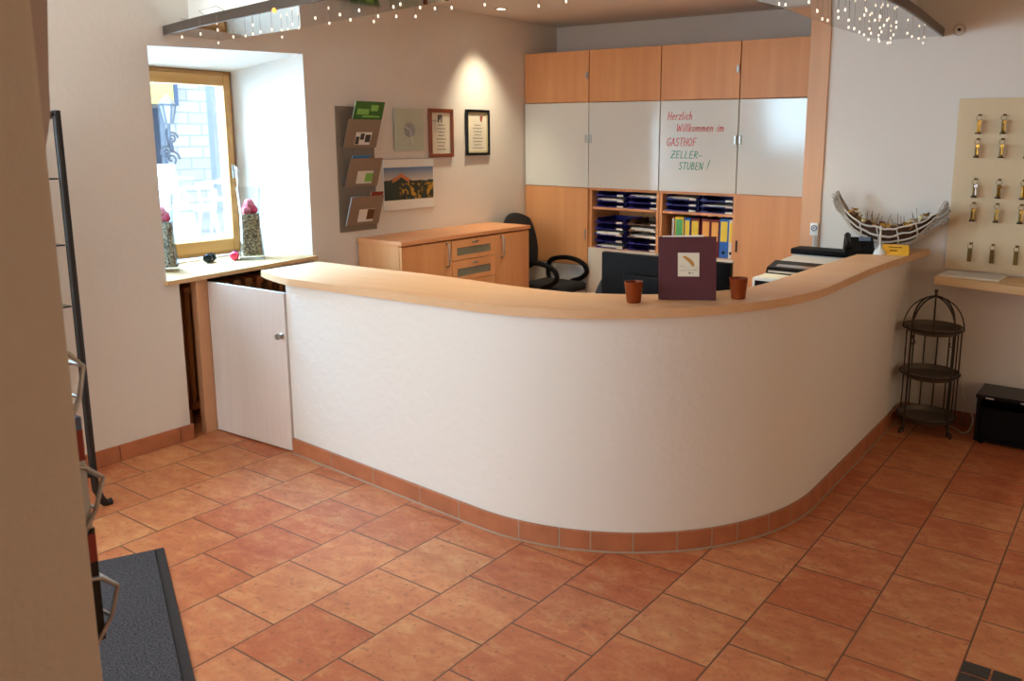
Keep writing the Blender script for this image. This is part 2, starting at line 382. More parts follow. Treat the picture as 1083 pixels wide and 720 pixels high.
def dup(root, loc, rz=None, label=None):
    r = root.copy(); COL.objects.link(r); r.location = loc
    if rz is not None: r.rotation_euler = (0, 0, rz)
    if label: r['label'] = label
    for ch in list(root.children):
        c = ch.copy(); COL.objects.link(c); c.parent = r
        for g in list(ch.children):
            d = g.copy(); COL.objects.link(d); d.parent = c
    return r
def arc(cx, cy, r, a0, a1, n): return [(cx+r*math.cos(a0+(a1-a0)*i/n), cy+r*math.sin(a0+(a1-a0)*i/n)) for i in range(n+1)]
def catmull(P, n=8):
    P = [Vector(p) for p in P]; out = []
    for i in range(len(P)-1):
        a = P[max(i-1, 0)]; b = P[i]; c = P[i+1]; d = P[min(i+2, len(P)-1)]
        for k in range(n):
            t = k/n; out.append(.5*((2*b)+(c-a)*t+(2*a-5*b+4*c-d)*t*t+(3*b-a-3*c+d)*t**3))
    out.append(P[-1]); return out
def resample(P, n):
    P = [Vector(p) for p in P]; L = [0]
    for a, b in zip(P, P[1:]): L.append(L[-1]+(b-a).length)
    out = []; j = 0
    for i in range(n):
        t = L[-1]*i/(n-1)
        while j < len(L)-2 and L[j+1] < t: j += 1
        f = (t-L[j])/max(L[j+1]-L[j], 1e-9); out.append(P[j].lerp(P[j+1], min(f, 1)))
    return out

# ------------------------------------------------------------------ room shell
XL, YK, YB = -4.23, 5.20, 5.95          # left wall, key-board wall, back wall of the office
ZC, ZO = 2.80, 2.53                      # lobby ceiling, office ceiling
XR, YF = 2.6, -2.6
b = MB(); b.box((-4.9, YF-.2, -.12), (XR+.2, 6.2, 0)); struct(b.build('floor', 'floor'))
# left wall: thick masonry with splayed window reveal above, radiator niche below
b = MB()
b.prism([(XL, YF), (XL, 2.42), (-4.72, 2.20), (-4.82, 2.20), (-4.82, YF)], .88, 2.9)
b.prism([(XL, YF), (XL, 2.487), (-4.62, 2.487), (-4.82, 2.487), (-4.82, YF)], 0, .88)
b.prism([(XL, 3.367), (XL, 6.15), (-4.82, 6.15), (-4.82, 3.215), (-4.72, 3.215)], .88, 2.9)
b.prism([(XL, 3.36), (XL, 6.15), (-4.82, 6.15), (-4.82, 3.36), (-4.62, 3.36)], 0, .88)
b.hexa([(XL, 2.42, 2.082), (XL, 3.367, 2.116), (-4.72, 3.215, 2.022), (-4.72, 2.20, 2.022)], [(XL, 2.42, 2.9), (XL, 3.367, 2.9), (-4.72, 3.215, 2.9), (-4.72, 2.20, 2.9)])
b.box((-4.82, 2.20, 2.022), (-4.72, 3.215, 2.9)); b.box((-4.82, 2.20, .70), (-4.72, 3.215, .895))
struct(b.build('wall_left', 'plaster'))
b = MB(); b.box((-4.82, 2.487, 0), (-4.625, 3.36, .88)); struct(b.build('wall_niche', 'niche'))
b = MB(); b.box((XL, YB, 0), (-1.3, YB+.15, 2.9)); struct(b.build('wall_back', 'plaster'))
b = MB(); b.prism([(-1.692, YK), (XR, YK), (XR, YK+.16), (-1.692, YK+.16)], 0, 2.9); struct(b.build('wall_key', 'plaster'))
b = MB(); b.box((-1.82, YK+.165, 0), (-1.70, YB, 2.9)); struct(b.build('wall_partition', 'plaster'))
b = MB(); b.box((XR, YF, 0), (XR+.15, YK, 2.9)); struct(b.build('wall_right', 'plaster'))
b = MB(); b.box((-4.9, YF-.15, 0), (XR+.15, YF, 2.9)); struct(b.build('wall_front', 'plaster'))
b = MB(); b.box((-1.62, -1.6, 0), (-1.29, .582, 2.79), .012); struct(b.build('wall_pier', 'near_plaster', smooth=40))
b = MB(); b.box((-4.9, YF-.2, 2.9), (XR+.2, 6.2, 3.0)); b.box((XL, YF, ZC), (XR, YK, 2.9)); struct(b.build('ceiling', 'ceiling'))
b = MB(); b.box((-1.815, YK-.012, 0), (-1.692, YK+.16, 2.9), .003); struct(b.build('trim_1', 'beech_v'))

# ---- counter plan curve (front of the plastered wall)
Y0, MS, X1, RA = 2.686, -.0715, -1.14, 1.03
AN = math.atan(MS); CX = X1-RA; CY = Y0+MS*(CX+3.6)+RA/math.cos(AN)
def front(off, nst=14, narc=36, nend=16, x_left=-3.6):
    th = [-PI/2+AN+(PI/2-AN)*i/narc for i in range(narc+1)]
    A = [(CX+(RA+off)*math.cos(t), CY+(RA+off)*math.sin(t)) for t in th]
    n = (math.sin(AN), -math.cos(AN)); s = (x_left+off*n[0], Y0+MS*(x_left+3.6)+off*n[1])
    st = [(s[0]+(A[0][0]-s[0])*i/nst, s[1]+(A[0][1]-s[1])*i/nst) for i in range(nst)]
    en = [(X1+off, A[-1][1]+(YK-.002-A[-1][1])*i/nend) for i in range(1, nend+1)]
    return st+A+en
zb = lambda x, y=0: .967+.032*(min(x, -1.0)+1.5)
zt = lambda x, y=0: zb(x, y)+.035
t = thing('reception_counter', 'white plastered curved reception counter on a terracotta tile plinth', 'counter', (-2.4, 2.7, 0))
o3 = Vector((-2.4, 2.7, 0))
sh = lambda P: [(x-o3.x, y-o3.y) for x, y in P]
b = MB(); b.strip(sh(front(0)), sh(front(-.10)), lambda x, y: 0, lambda x, y: zb(x+o3.x)-.001); b.build('curved_wall', 'counter_plaster', t, smooth=30)
# plinth tiles
b = MB(); fp = resample([(x, y) for x, y in front(.004, x_left=-3.595)], 420); bp_ = resample(front(.017, x_left=-3.595), 420)
tot = sum((p-q).length for p, q in zip(fp, fp[1:])); step = tot/419
cuts = [0]; s_ = 0
for i, l in enumerate([.33, .33, .33, .25, .33, .18, .13, .17, .18, .15, .12, .17, .15, .17, .16, .17, .17, .18, .2, .33, .33, .33, .33, .33, .33]):
    s_ += l
    if s_ < tot-.05: cuts.append(s_)
cuts.append(tot)
def at_len(P, d):
    i = min(int(d/step), len(P)-2); return tuple(P[i].lerp(P[i+1], d/step-i))
for a, c in zip(cuts, cuts[1:]):
    n_ = 9; ds = [a+.0035+(c-a-.007)*q/n_ for q in range(n_+1)]
    b.strip(sh([at_len(fp, d) for d in ds]), sh([at_len(bp_, d) for d in ds]), lambda x, y: .002, lambda x, y: .082)
b.build('tile_plinth', 'plinth', t)
b = MB(); b.strip(sh(front(.0005, x_left=-3.595)), sh(front(.0155, x_left=-3.595)), lambda x, y: .006, lambda x, y: .081); b.strip(sh(front(.0005, x_left=-3.595)), sh(front(.023, x_left=-3.595)), lambda x, y: .0005, lambda x, y: .0058); b.build('plinth_grout', 'grout', t)
# countertop slab
fr = front(.02, nst=14, x_left=-3.55)
k = len(fr)
fr = [(p[0]+(.075*max(0, (p[1]-4.2)/1.0)**1.5 if p[1] > 4.2 else 0), p[1]) for p in fr]
fr = [(-3.962, 2.805), (-3.86, 2.762), (-3.75, 2.722), (-3.65, 2.692)]+fr
inn = [tuple(p)[:2] for p in catmull([(-3.978, 3.205, 0), (-3.7, 3.175, 0), (-3.41, 3.14, 0), (-2.9, 3.09, 0), (-2.4, 3.0, 0), (-2.13, 2.975, 0), (-1.94, 2.99, 0), (-1.664, 3.105, 0), (-1.50, 3.28, 0), (-1.405, 3.5, 0), (-1.385, 3.85, 0), (-1.37, 4.27, 0), (-1.345, 4.7, 0), (-1.31, YK-.002, 0)], 8)]
NR = 150
fr_r = [tuple(p) for p in resample(fr, NR)]; in_r = [tuple(p) for p in resample(inn, NR)]
b = MB(); b.strip(fr_r, in_r, zb, zt)
top = tag(b.build('countertop', 'beech', None, smooth=35), 'beech countertop slab curving along the top of the white reception counter', 'countertop')
b = MB(); fe = [(p[0]*1.0, p[1]) for p in fr_r]
nrm = []
for i, p in enumerate(fe):
    a = Vector(fe[max(i-1, 0)]); c = Vector(fe[min(i+1, NR-1)]); d = (c-a).normalized(); nrm.append((d.y, -d.x))
b.strip([(p[0]+n[0]*.0003, p[1]+n[1]*.0003) for p, n in zip(fe, nrm)], [(p[0]+n[0]*.002, p[1]+n[1]*.002) for p, n in zip(fe, nrm)], lambda x, y: zb(x), lambda x, y: zt(x)-.001)
b.build('edge_band', 'edge', top, smooth=35)

# ---- bulkhead, office ceiling, mirrored canopy
cz = lambda x, y=0: 2.143+.0195*(x+4.23)
cf = [tuple(p)[:2] for p in catmull([(-4.225, 2.52, 0), (-3.8, 2.45, 0), (-3.38, 2.40, 0), (-2.94, 2.35, 0), (-2.57, 2.325, 0), (-2.15, 2.33, 0), (-1.75, 2.46, 0), (-1.40, 2.72, 0), (-1.15, 3.08, 0), (-1.02, 3.5, 0), (-1.0, 3.85, 0), (-1.015, 4.3, 0), (-1.045, 4.75, 0), (-1.075, 5.195, 0)], 8)]
cbk = [tuple(p)[:2] for p in catmull([(-4.225, 2.84, 0), (-3.85, 2.82, 0), (-3.5, 2.79, 0), (-3.0, 2.725, 0), (-2.53, 2.672, 0), (-2.12, 2.64, 0), (-1.9, 2.70, 0), (-1.68, 2.86, 0), (-1.52, 3.1, 0), (-1.44, 3.44, 0), (-1.42, 3.76, 0), (-1.435, 4.3, 0), (-1.425, 4.75, 0), (-1.405, 5.195, 0)], 8)]
NC = 110
cf_r = [tuple(p) for p in resample(cf, NC)]; cb_r = [tuple(p) for p in resample(cbk, NC)]
t = thing('ceiling_canopy', 'bronze edged mirrored canopy panel hanging over the curved counter', 'canopy', (-2.4, 2.6, 2.2))
L = Vector((-2.4, 2.6, 2.2)); s2 = lambda P: [(x-L.x, y-L.y) for x, y in P]
b = MB(); b.strip(s2(cf_r), s2(cb_r), lambda x, y: cz(x+L.x)-L.z, lambda x, y: cz(x+L.x)-L.z+.006); b.build('mirror_panel', 'canopy_mirror', t)
b = MB(); 
nrm = []
for i, p in enumerate(cf_r):
    a = Vector(cf_r[max(i-1, 0)]); c = Vector(cf_r[min(i+1, NC-1)]); d = (c-a).normalized(); nrm.append((d.y, -d.x))
ofs = lambda d: s2([(p[0]+n[0]*d, p[1]+n[1]*d) for p, n in zip(cf_r, nrm)])
b.strip(ofs(.0), ofs(.012), lambda x, y: cz(x+L.x)-L.z-.004, lambda x, y: cz(x+L.x)-L.z+.040); b.build('front_edge', 'canopy_edge', t, smooth=30)
b = MB(); b.strip(ofs(-.012), s2(cb_r), lambda x, y: cz(x+L.x)-L.z+.0065, lambda x, y: cz(x+L.x)-L.z+.03); b.build('carrier_board', 'taupe', t)
# bulkhead wall above the canopy (inset from its front edge) and the lower office ceiling behind it
inset = lambda d: [(p[0]-n[0]*d, p[1]-n[1]*d) for p, n in zip(cf_r, nrm)]
bk0 = inset(.14); bk1 = inset(.22)
bk0[0] = (XL, bk0[0][1]); bk1[0] = (XL, bk1[0][1])
b = MB(); b.strip(bk0, bk1, lambda x, y: cz(x)+.0305, lambda x, y: ZC); struct(b.build('wall_bulkhead', 'plaster', smooth=40))
b = MB(); b.prism([tuple(p) for p in bk1[::-1]]+[(XL, YB), (-1.82, YB), (-1.82, YK-.0), ], ZO, ZO+.05); struct(b.build('ceiling_office', 'ceiling'))

# ---- baseboards (tile pieces in one mesh each)
def base_tiles(name, p0, p1, nrm2, cuts, h=.085, th=.013):
    b = MB(); p0 = Vector(p0); p1 = Vector(p1); d = (p1-p0); Ln = d.length; d.normalize(); n = Vector(nrm2)
    x = 0; i = 0
    while x < Ln-.01:
        l = min(cuts[i % len(cuts)], Ln-x); a = p0+d*(x+.002); c = p0+d*(x+l-.002)
        b.prism([(a.x, a.y), (c.x, c.y), (c.x+n.x*th, c.y+n.y*th), (a.x+n.x*th, a.y+n.y*th)], .001, h); x += l; i += 1
    return struct(b.build(name, 'plinth', bevel=.002))
base_tiles('baseboard_left', (XL, 2.492), (XL, -1.0), (1, 0), [.07, .33, .33])
base_tiles('baseboard_niche', (XL+.012, 2.489), (-4.6, 2.489), (0, 1), [.33], .085)
base_tiles('baseboard_key', (X1+.02, YK), (XR, YK), (0, -1), [.33])
# inlay of small slate pieces in the floor
b = MB()
for i in range(5):
    for j in range(5):
        x = -.345+.0862*i; y = 2.745-.072*j
        b.box((x, y-.066, .0002), (x+.080, y, .0022))
tag(b.build('slate_inlay', 'slate', bevel=.001), 'dark slate mosaic square set into the terracotta floor', 'floor inlay')

# ------------------------------------------------------------------ window, sill, niche
w = bpy.data.objects.new('window_1', None); COL.objects.link(w); struct(w)
FX0, FX1 = -4.722, -4.80
yA, yB, zA, zB = 2.205, 3.212, .918, 2.020
b = MB()
f0 = .045
b.box((FX1, yA, zA), (FX0, yA+f0, zB)); b.box((FX1, yB-f0, zA), (FX0, yB, zB))
b.box((FX1, yA+f0, zB-f0), (FX0, yB-f0, zB)); b.box((FX1, yA+f0, zA), (FX0, yB-f0, zA+f0))
b.build('window_frame', 'window_wood', w, bevel=.006)
b = MB(); s0, s1 = .022, .078      # sash, proud of the frame
X0_, X1_ = FX0+.022, FX1+.012
b.box((X1_, yA+s0, zA+s0), (X0_, yA+s1, zB-s0)); b.box((X1_, yB-s1+.012, zA+s0), (X0_, yB-s0, zB-s0))
b.box((X1_, yA+s1, zB-s1-.008), (X0_, yB-s1+.012, zB-s0)); b.box((X1_, yA+s1, zA+s0), (X0_, yB-s1+.012, zA+s1+.018))
sash = b.build('window_sash', 'window_wood', w, bevel=.006)
b = MB(); b.box((-4.772, yA+s1-.01, zA+s1), (-4.764, yB-s1+.02, zB-s1)); b.build('window_pane', 'pane', w)
b = MB(); hx = X0_; b.box((hx, 3.162, 1.385), (hx+.010, 3.188, 1.465), .004); b.rod((hx, 3.175, 1.445), (hx+.045, 3.175, 1.445), .008); b.tube([(hx+.043, 3.175, 1.448), (hx+.045, 3.172, 1.40), (hx+.045, 3.172, 1.33)], .0085); b.build('window_handle', 'steel', w, smooth=40)
zs = lambda x, y: .892+.0295*(y-2.41)
b = MB(); b.prism([(-4.196, 2.405), (-4.196, 3.380), (-4.228, 3.380), (-4.228, 3.364), (-4.719, 3.213), (-4.719, 2.204), (-4.228, 2.418), (-4.228, 2.405)], 0, 0, lambda x, y: zs(x, y)-.024, zs)
struct(b.build('windowsill', 'shelf_wood', bevel=.002))
# radiator in the niche
t = thing('radiator', 'brown ribbed column radiator in the dark niche under the windowsill', 'radiator', (-4.45, 2.93, 0))
for i in range(11):
    y = -.39+.078*i; b = MB()
    for x in (-.055, 0, .055): b.tube([(x, y, .13), (x, y, .16), (x, y, .76), (x, y, .79)], .016, 8)
    b.box((-.08, y-.026, .775), (.08, y+.026, .815), .012); b.box((-.08, y-.026, .105), (.08, y+.026, .145), .012)
    b.build('rib', 'radiator', t, smooth=40)
for z in (.795, .125):
    b = MB(); b.rod((0, -.42, z), (0, .42, z), .018); b.build('pipe', 'radiator', t, smooth=40)
for y in (-.35, .35):
    for x in (-.0575, .0575):
        b = MB(); b.box((x-.0125, y-.012, 0), (x+.0125, y+.012, .11)); b.build('foot', 'radiator', t)
# hinge post and low swing door
b = MB(); b.box((-4.285, 2.585, 0), (-4.235, 2.655, .868), .003); struct(b.build('trim_2', 'beech_v'))
t = thing('swing_door', 'low white swing door closing the gap between window niche and counter', 'door', (-4.230, 2.662, 0))
dx = -3.606+4.230; ang = math.atan2(.024, dx)
R_ = Matrix.Rotation(ang, 4, 'Z')
b = MB(); b.box((0, -.012, .012), (dx/math.cos(ang), .008, .852), .0015); p = b.build('door_panel', 'white_lam', t); p.rotation_euler = (0, 0, ang)
b = MB(); b.box((0, -.0125, .0105), (dx/math.cos(ang), .0085, .0118)); b.box((0.001, -.0128, .852), (dx/math.cos(ang)-.001, .0082, .8535)); q = b.build('edge_strip', 'white', t); q.rotation_euler = (0, 0, ang)
b = MB(); b.lathe([(0.014, 0), (.016, .004), (.010, .012), (.012, .02), (.017, .026), (.016, .034), (0, .037)], n=20)
kn = b.build('knob', 'steel', t, smooth=40); kn.location = (.595, .011, .628); kn.rotation_euler = (PI/2, 0, ang)

# vases on the sill
def vase(loc, label, w2=.073, hh=.43, wide=1.0):
    t = thing('glass_vase', label, 'vase', loc, -.61, 'glass vases on the windowsill')
    def sq(z): u = z/hh; return w2*wide*(1-.17*math.sin(PI*min(1, u*.95)))
    prof = [(sq(hh*i/16), hh*i/16) for i in range(17)]
    inner = [(sq(hh*i/16)-.005, max(.022, hh*i/16)) for i in range(16, -1, -1)]
    b = MB(); b.lathe([(0.0, 0)]+prof+inner+[(0, .022)], n=40, sq=7); b.build('glass_body', 'clear_glass', t, smooth=50)
    b = MB(); b.lathe([(0, .0225)]+[(sq(.0225+.245*i/8)-.0065, .0225+.245*i/8) for i in range(9)]+[(0, .2725)], n=40, sq=7); b.build('pebble_fill', 'pebbles', t, smooth=50)
    random.seed(5)
    for i, (x, y, z, r, mm) in enumerate([(-.026, -.020, .294, .027, 'rose'), (.024, -.018, .291, .026, 'rose_light'), (0, .02, .293, .027, 'rose'), (.005, -.002, .330, .028, 'rose_light'), (-.024, .012, .316, .020, 'rose')]):
        b = MB(); vs = b.ball((x, y, z), r, 3)
        for v in vs:
            d = Vector(v.co)-Vector((x, y, z)); k = 1+.13*math.sin(d.x*420+i)*math.sin(d.y*390)*math.sin(d.z*410+1); v.co = Vector((x, y, z))+d*k
        b.build('flower_bud', mm, t, smooth=80)
    return t
vase((-4.455, 3.10, zs(0, 3.10)+.001), 'square glass vase with pebbles and pink buds against the bright right window reveal')
vase((-4.52, 2.585, zs(0, 2.585)+.001), 'square glass vase with pebbles and pink buds half hidden by the plastered wall edge')
def stopper(loc, rz, m1, m2, label):
    t = thing('bottle_stopper', label, 'stopper', loc, rz, 'small round objects on the windowsill')
    b = MB(); b.lathe([(0, -.046), (.021, -.043), (.027, -.031), (.027, -.003), (.020, 0)], n=18); a = b.build('stopper_cap', m1, t, smooth=40); a.rotation_euler = (PI/2, 0, 0); a.location = (0, 0, .0275)
    b = MB(); b.lathe([(.020, 0), (.025, .006), (.027, .031), (.021, .043), (0, .046)], n=18); a = b.build('stopper_body', m2, t, smooth=40); a.rotation_euler = (PI/2, 0, 0); a.location = (0, 0, .0275)
stopper((-4.545, 2.875, zs(0, 2.875)+.001), .6, 'black', 'gloss_black', 'small black round stopper lying in the middle of the windowsill')
stopper((-4.50, 3.01, zs(0, 3.01)+.001), .95, 'black', 'pink', 'small pink and black round stopper lying on the sill beside the vase')

# ------------------------------------------------------------------ left wall: rack, clock, certificates, calendar
t = thing('wall_leaflet_rack', 'taupe metal leaflet rack with three pockets on the plastered wall', 'leaflet rack', (XL, 3.74, 1.04))
b = MB(); b.box((.001, -.155, 0), (.006, .155, .785), .001); b.build('back_plate', 'taupe_dark', t)
POCK = [(.530, .175), (.285, .18), (.040, .185)]
for z0, h in POCK:
    # front plate leans out from the back plate, with a cut-out; side cheeks close it
    b = MB(); x0, x1 = .022, .085; yl, yr = -.118, .150; th = .003
    def P(u, v, d=0): return (x0+(x1-x0)*v+d, yl+(yr-yl)*u, z0+h*v)
    U = [0, .30, .80, 1]; V = [0, .1, .55, 1]
    for i in range(3):
        for j in range(3):
            if i == 1 and j == 1: continue
            b.hexa([P(U[i], V[j]), P(U[i+1], V[j]), P(U[i+1], V[j], th), P(U[i], V[j], th)], [P(U[i], V[j+1]), P(U[i+1], V[j+1]), P(U[i+1], V[j+1], th), P(U[i], V[j+1], th)])
    b.box((.006, yl, z0-.002), (x0+th, yr, z0+.001))
    b.build('pocket', 'taupe', t)
def leaflet(y0, y1, z0, z1, xb, lean, m, label, art=None):
    """thin booklet standing in a pocket"""
    t = thing('leaflet', label, 'leaflet', (XL+xb, (y0+y1)/2, z0), 0, 'leaflets in the wall rack')
    h = z1-z0; wv = y1-y0; a = Matrix.Rotation(lean, 3, 'Y')
    b = MB(); b.box((0, -wv/2, 0), (.004, wv/2, h), 0, a, (0, 0, 0)); b.build('cover', m, t)
    b = MB(); b.box((-.0035, -wv/2+.001, .001), (-.0003, wv/2-.002, h-.001), 0, a, (0, 0, 0)); b.build('pages', 'paper', t)
    if art:
        b = MB()
        for (u0, u1, v0, v1) in art[1]: b.box((.0041, -wv/2+wv*u0, h*v0), (.0049, -wv/2+wv*u1, h*v1), 0, a, (0, 0, 0))
        b.build('print', art[0], t)
Z = 1.04
LN = .335
dk = ('ink_dark', [(.30, .42, .12, .42), (.62, .8, .2, .5), (.45, .58, .3, .55), (.82, .9, .1, .3)])
leaflet(3.64, 3.88, Z+.534, Z+.700, .0165, LN, 'paper', 'white printed leaflet behind the cut-out of the top rack pocket', dk)
leaflet(3.665, 3.905, Z+.534, Z+.832, .0085, LN, 'green_leaflet', 'green landscape leaflet sticking up above the top pocket of the wall rack', ('lime', [(.1, .5, .72, .84), (.55, .8, .80, .93), (.3, .9, .66, .70)]))
leaflet(3.64, 3.86, Z+.289, Z+.445, .0165, LN, 'paper', 'white and green leaflet behind the cut-out of the middle rack pocket', ('lime', [(.62, .98, .18, .55)]))
leaflet(3.65, 3.79, Z+.289, Z+.495, .0085, LN, 'blue_leaflet', 'blue leaflet peeping out of the middle pocket of the wall rack')
leaflet(3.64, 3.87, Z+.044, Z+.200, .0165, LN, 'paper', 'white and brown leaflet behind the cut-out of the bottom rack pocket', ('leaf_brown', [(.6, .95, .2, .65)]))
leaflet(3.630, 3.75, Z+.044, Z+.236, .0085, LN, 'pale_blue', 'pale blue leaflet at the side of the bottom pocket of the wall rack')
leaflet(3.79, 3.89, Z+.044, Z+.262, .0085, LN, 'brick_red', 'red topped leaflet standing in the bottom pocket of the wall rack')

t = thing('wall_clock', 'square pale green glass wall clock with a grey centre dial', 'clock', (XL, 4.205, 1.685))
b = MB(); b.box((.016, -.137, -.140), (.021, .137, .140), .001); b.build('glass_plate', 'clock_glass', t)
b = MB(); b.rod((.001, 0, 0), (.0155, 0, 0), .03, n=20); b.build('movement', 'black', t)
b = MB(); b.rod((.0215, 0, 0), (.025, 0, 0), .048, n=32); b.build('dial', 'grey_dial', t, smooth=40)
b = MB(); b.box((.0262, -.003, -.005), (.0275, .003, .055), 0, Matrix.Rotation(math.radians(68), 3, 'X'), (.026, 0, 0)); b.build('hour_hand', 'white', t)
b = MB(); b.box((.0280, -.003, -.005), (.0292, .003, .10), 0, Matrix.Rotation(math.radians(-170), 3, 'X'), (.028, 0, 0)); b.build('minute_hand', 'white', t)
for y0, y1, z0, z1 in ((-.003, .003, .085, .105), (-.003, .003, -.112, -.09), (-.115, -.095, -.003, .003), (.095, .115, -.003, .003)):
    b = MB(); b.box((.0213, y0, z0), (.0225, y1, z1)); b.build('hour_mark', 'steel', t)

def certificate(y0, y1, z0, z1, fm, fw, label, style):
    t = thing('framed_certificate', label, 'framed certificate', (XL, (y0+y1)/2, (z0+z1)/2), 0, 'framed certificates')
    w_, h_ = (y1-y0)/2, (z1-z0)/2; d = .02
    b = MB(); b.box((.001, -w_, h_-fw), (d, w_, h_)); b.box((.001, -w_, -h_), (d, w_, -h_+fw)); b.box((.001, -w_, -h_+fw), (d, -w_+fw, h_-fw)); b.box((.001, w_-fw, -h_+fw), (d, w_, h_-fw)); b.build('frame', fm, t, bevel=.004)
    b = MB(); b.box((.004, -w_+fw, -h_+fw), (.008, w_-fw, h_-fw)); b.build('certificate_sheet', 'cream', t)
    if style: 
        b = MB(); g = .012; b.box((.0082, -w_+fw, h_-fw-g), (.011, w_-fw, h_-fw)); b.box((.0082, -w_+fw, -h_+fw), (.011, w_-fw, -h_+fw+g)); b.box((.0082, -w_+fw, -h_+fw), (.011, -w_+fw+g, h_-fw)); b.box((.0082, w_-fw-g, -h_+fw), (.011, w_-fw, h_-fw)); b.build('mount', 'leaf_pale', t)
    b = MB(); iw = w_-fw-.03
    for i in range(8):
        z = .055-.024*i; l = iw*(.55+.4*((i*37) % 10)/10); b.box((.0084, -l*.8, z-.0025), (.0092, l*.8, z+.0025))
    b.build('text_lines', 'ink', t)
    b = MB()
    if style == 0:
        b.box((.0084, -.03, .075), (.0094, -.018, .125)); b.box((.0084, .002, .075), (.0094, .012, .125)); b.box((.0084, -.03, .113), (.0094, .012, .125)); b.box((.0084, -.018, .095), (.0094, -.006, .110))
    else:
        b.hexa([(.0084, .030, .088), (.0094, .030, .088), (.0094, .046, .074), (.0084, .046, .074)], [(.0084, .030, .122), (.0094, .030, .122), (.0094, .062, .122), (.0084, .062, .122)])
    b.build('emblem', 'ink_dark' if style == 0 else 'brick_red', t)
    if style == 0:
        b = MB(); b.box((.0084, -w_+fw+.004, .083), (.0090, -.035, .086)); b.box((.0084, -.062, .0), (.0090, -.059, .10)); b.build('rule_line', 'ink', t)
certificate(4.402, 4.648, 1.497, 1.834, 'red_wood', .026, 'certificate in a reddish wood frame on the plastered wall beside the clock', 0)
certificate(4.788, 5.054, 1.505, 1.839, 'gloss_black', .020, 'certificate in a black frame with pale inner mount on the plastered wall', 1)

t = thing('wall_calendar', 'wall calendar with an autumn mountain photo hanging below the clock', 'calendar', (XL, 4.20, 1.32))
b = MB(); b.box((.002, -.235, -.168), (.012, .237, .170)); b.build('calendar_sheet', 'paper', t)
b = MB(); b.box((.0121, -.238, -.102), (.0135, .229, .116)); b.build('landscape_photo', landscape_mat(-.238, .229, -.102, .116), t)
b = MB(); b.tube([(.006, -.02, .170), (.006, 0, .186), (.006, .02, .170)], .0015, 6); b.rod((.004, -.234, .171), (.004, .236, .171), .003); b.build('hanger', 'steel', t)

# ------------------------------------------------------------------ sideboard
SX, SY0, SY1, SZ = -3.83, 3.722, 5.035, .996
t = thing('sideboard', 'beech office sideboard with two doors and glazed drawers along the wall', 'sideboard', (-4.02, 4.38, 0))
o_ = Vector((-4.02, 4.38, 0)); lo = lambda *p: tuple(Vector(p)-o_)
b = MB(); b.box(lo(XL+.006, SY0-.006, SZ-.026), lo(SX+.010, SY1+.006, SZ), .002); b.build('top_board', 'cabinet_h', t)
b = MB()
b.box(lo(XL+.012, SY0, .06), lo(SX-.022, SY0+.02, SZ-.027)); b.box(lo(XL+.012, SY1-.02, .06), lo(SX-.022, SY1, SZ-.027)); b.box(lo(XL+.012, SY0+.02, .06), lo(SX-.022, SY1-.02, .08)); b.box(lo(XL+.012, SY0+.02, .08), lo(XL+.02, SY1-.02, SZ-.027))
b.box(lo(XL+.03, SY0+.02, .0), lo(SX-.05, SY1-.02, .06)); b.build('carcass', 'cabinet', t)
def bow(b, x, y, z0, z1, vert=True):
    if vert: b.tube([(x, y, z0), (x+.025, y, z0+.004), (x+.03, y, z0+.02), (x+.03, y, z1-.02), (x+.025, y, z1-.004), (x, y, z1)], .0065, 8)
    else: b.tube([(x, z0, y), (x+.02, z0+.006, y), (x+.022, z0+.012, y), (x+.022, z1-.012, y), (x+.02, z1-.006, y), (x, z1, y)], .005, 8)
for (a, c, hy) in ((SY0+.003, 4.180, 4.130), (4.642, SY1-.003, 4.70)):
    b = MB(); b.box(lo(SX-.021, a, .07), lo(SX, c, SZ-.034), .0015); d = b.build('door', 'cabinet', t)
    b = MB(); bow(b, SX-o_.x, hy-o_.y, .79, .945); b.build('handle', 'steel', d, smooth=50)
for k, (z0, z1) in enumerate(((.822, .960), (.678, .818), (.534, .674), (.39, .53), (.07, .386))):
    b = MB(); y0, y1 = 4.186, 4.636
    wz0, wz1, wy0, wy1 = z0+.030, z1-.055, y0+.05, y1-.05
    b.box(lo(SX-.021, y0, z0), lo(SX, y1, wz0)); b.box(lo(SX-.021, y0, wz1), lo(SX, y1, z1)); b.box(lo(SX-.021, y0, wz0), lo(SX, wy0, wz1)); b.box(lo(SX-.021, wy1, wz0), lo(SX, y1, wz1))
    d = b.build('drawer', 'cabinet', t)
    b = MB(); b.box(lo(SX-.014, wy0, wz0), lo(SX-.006, wy1, wz1)); b.build('glass_insert', 'clock_glass' if k > 4 else plain('smoked_insert', lin(122, 122, 104), .12, var=.04), d)
    b = MB(); bow(b, SX-o_.x, z1-.024-o_.z, 4.39-o_.y, 4.435-o_.y, False); b.build('drawer_knob', 'steel', d, smooth=50)
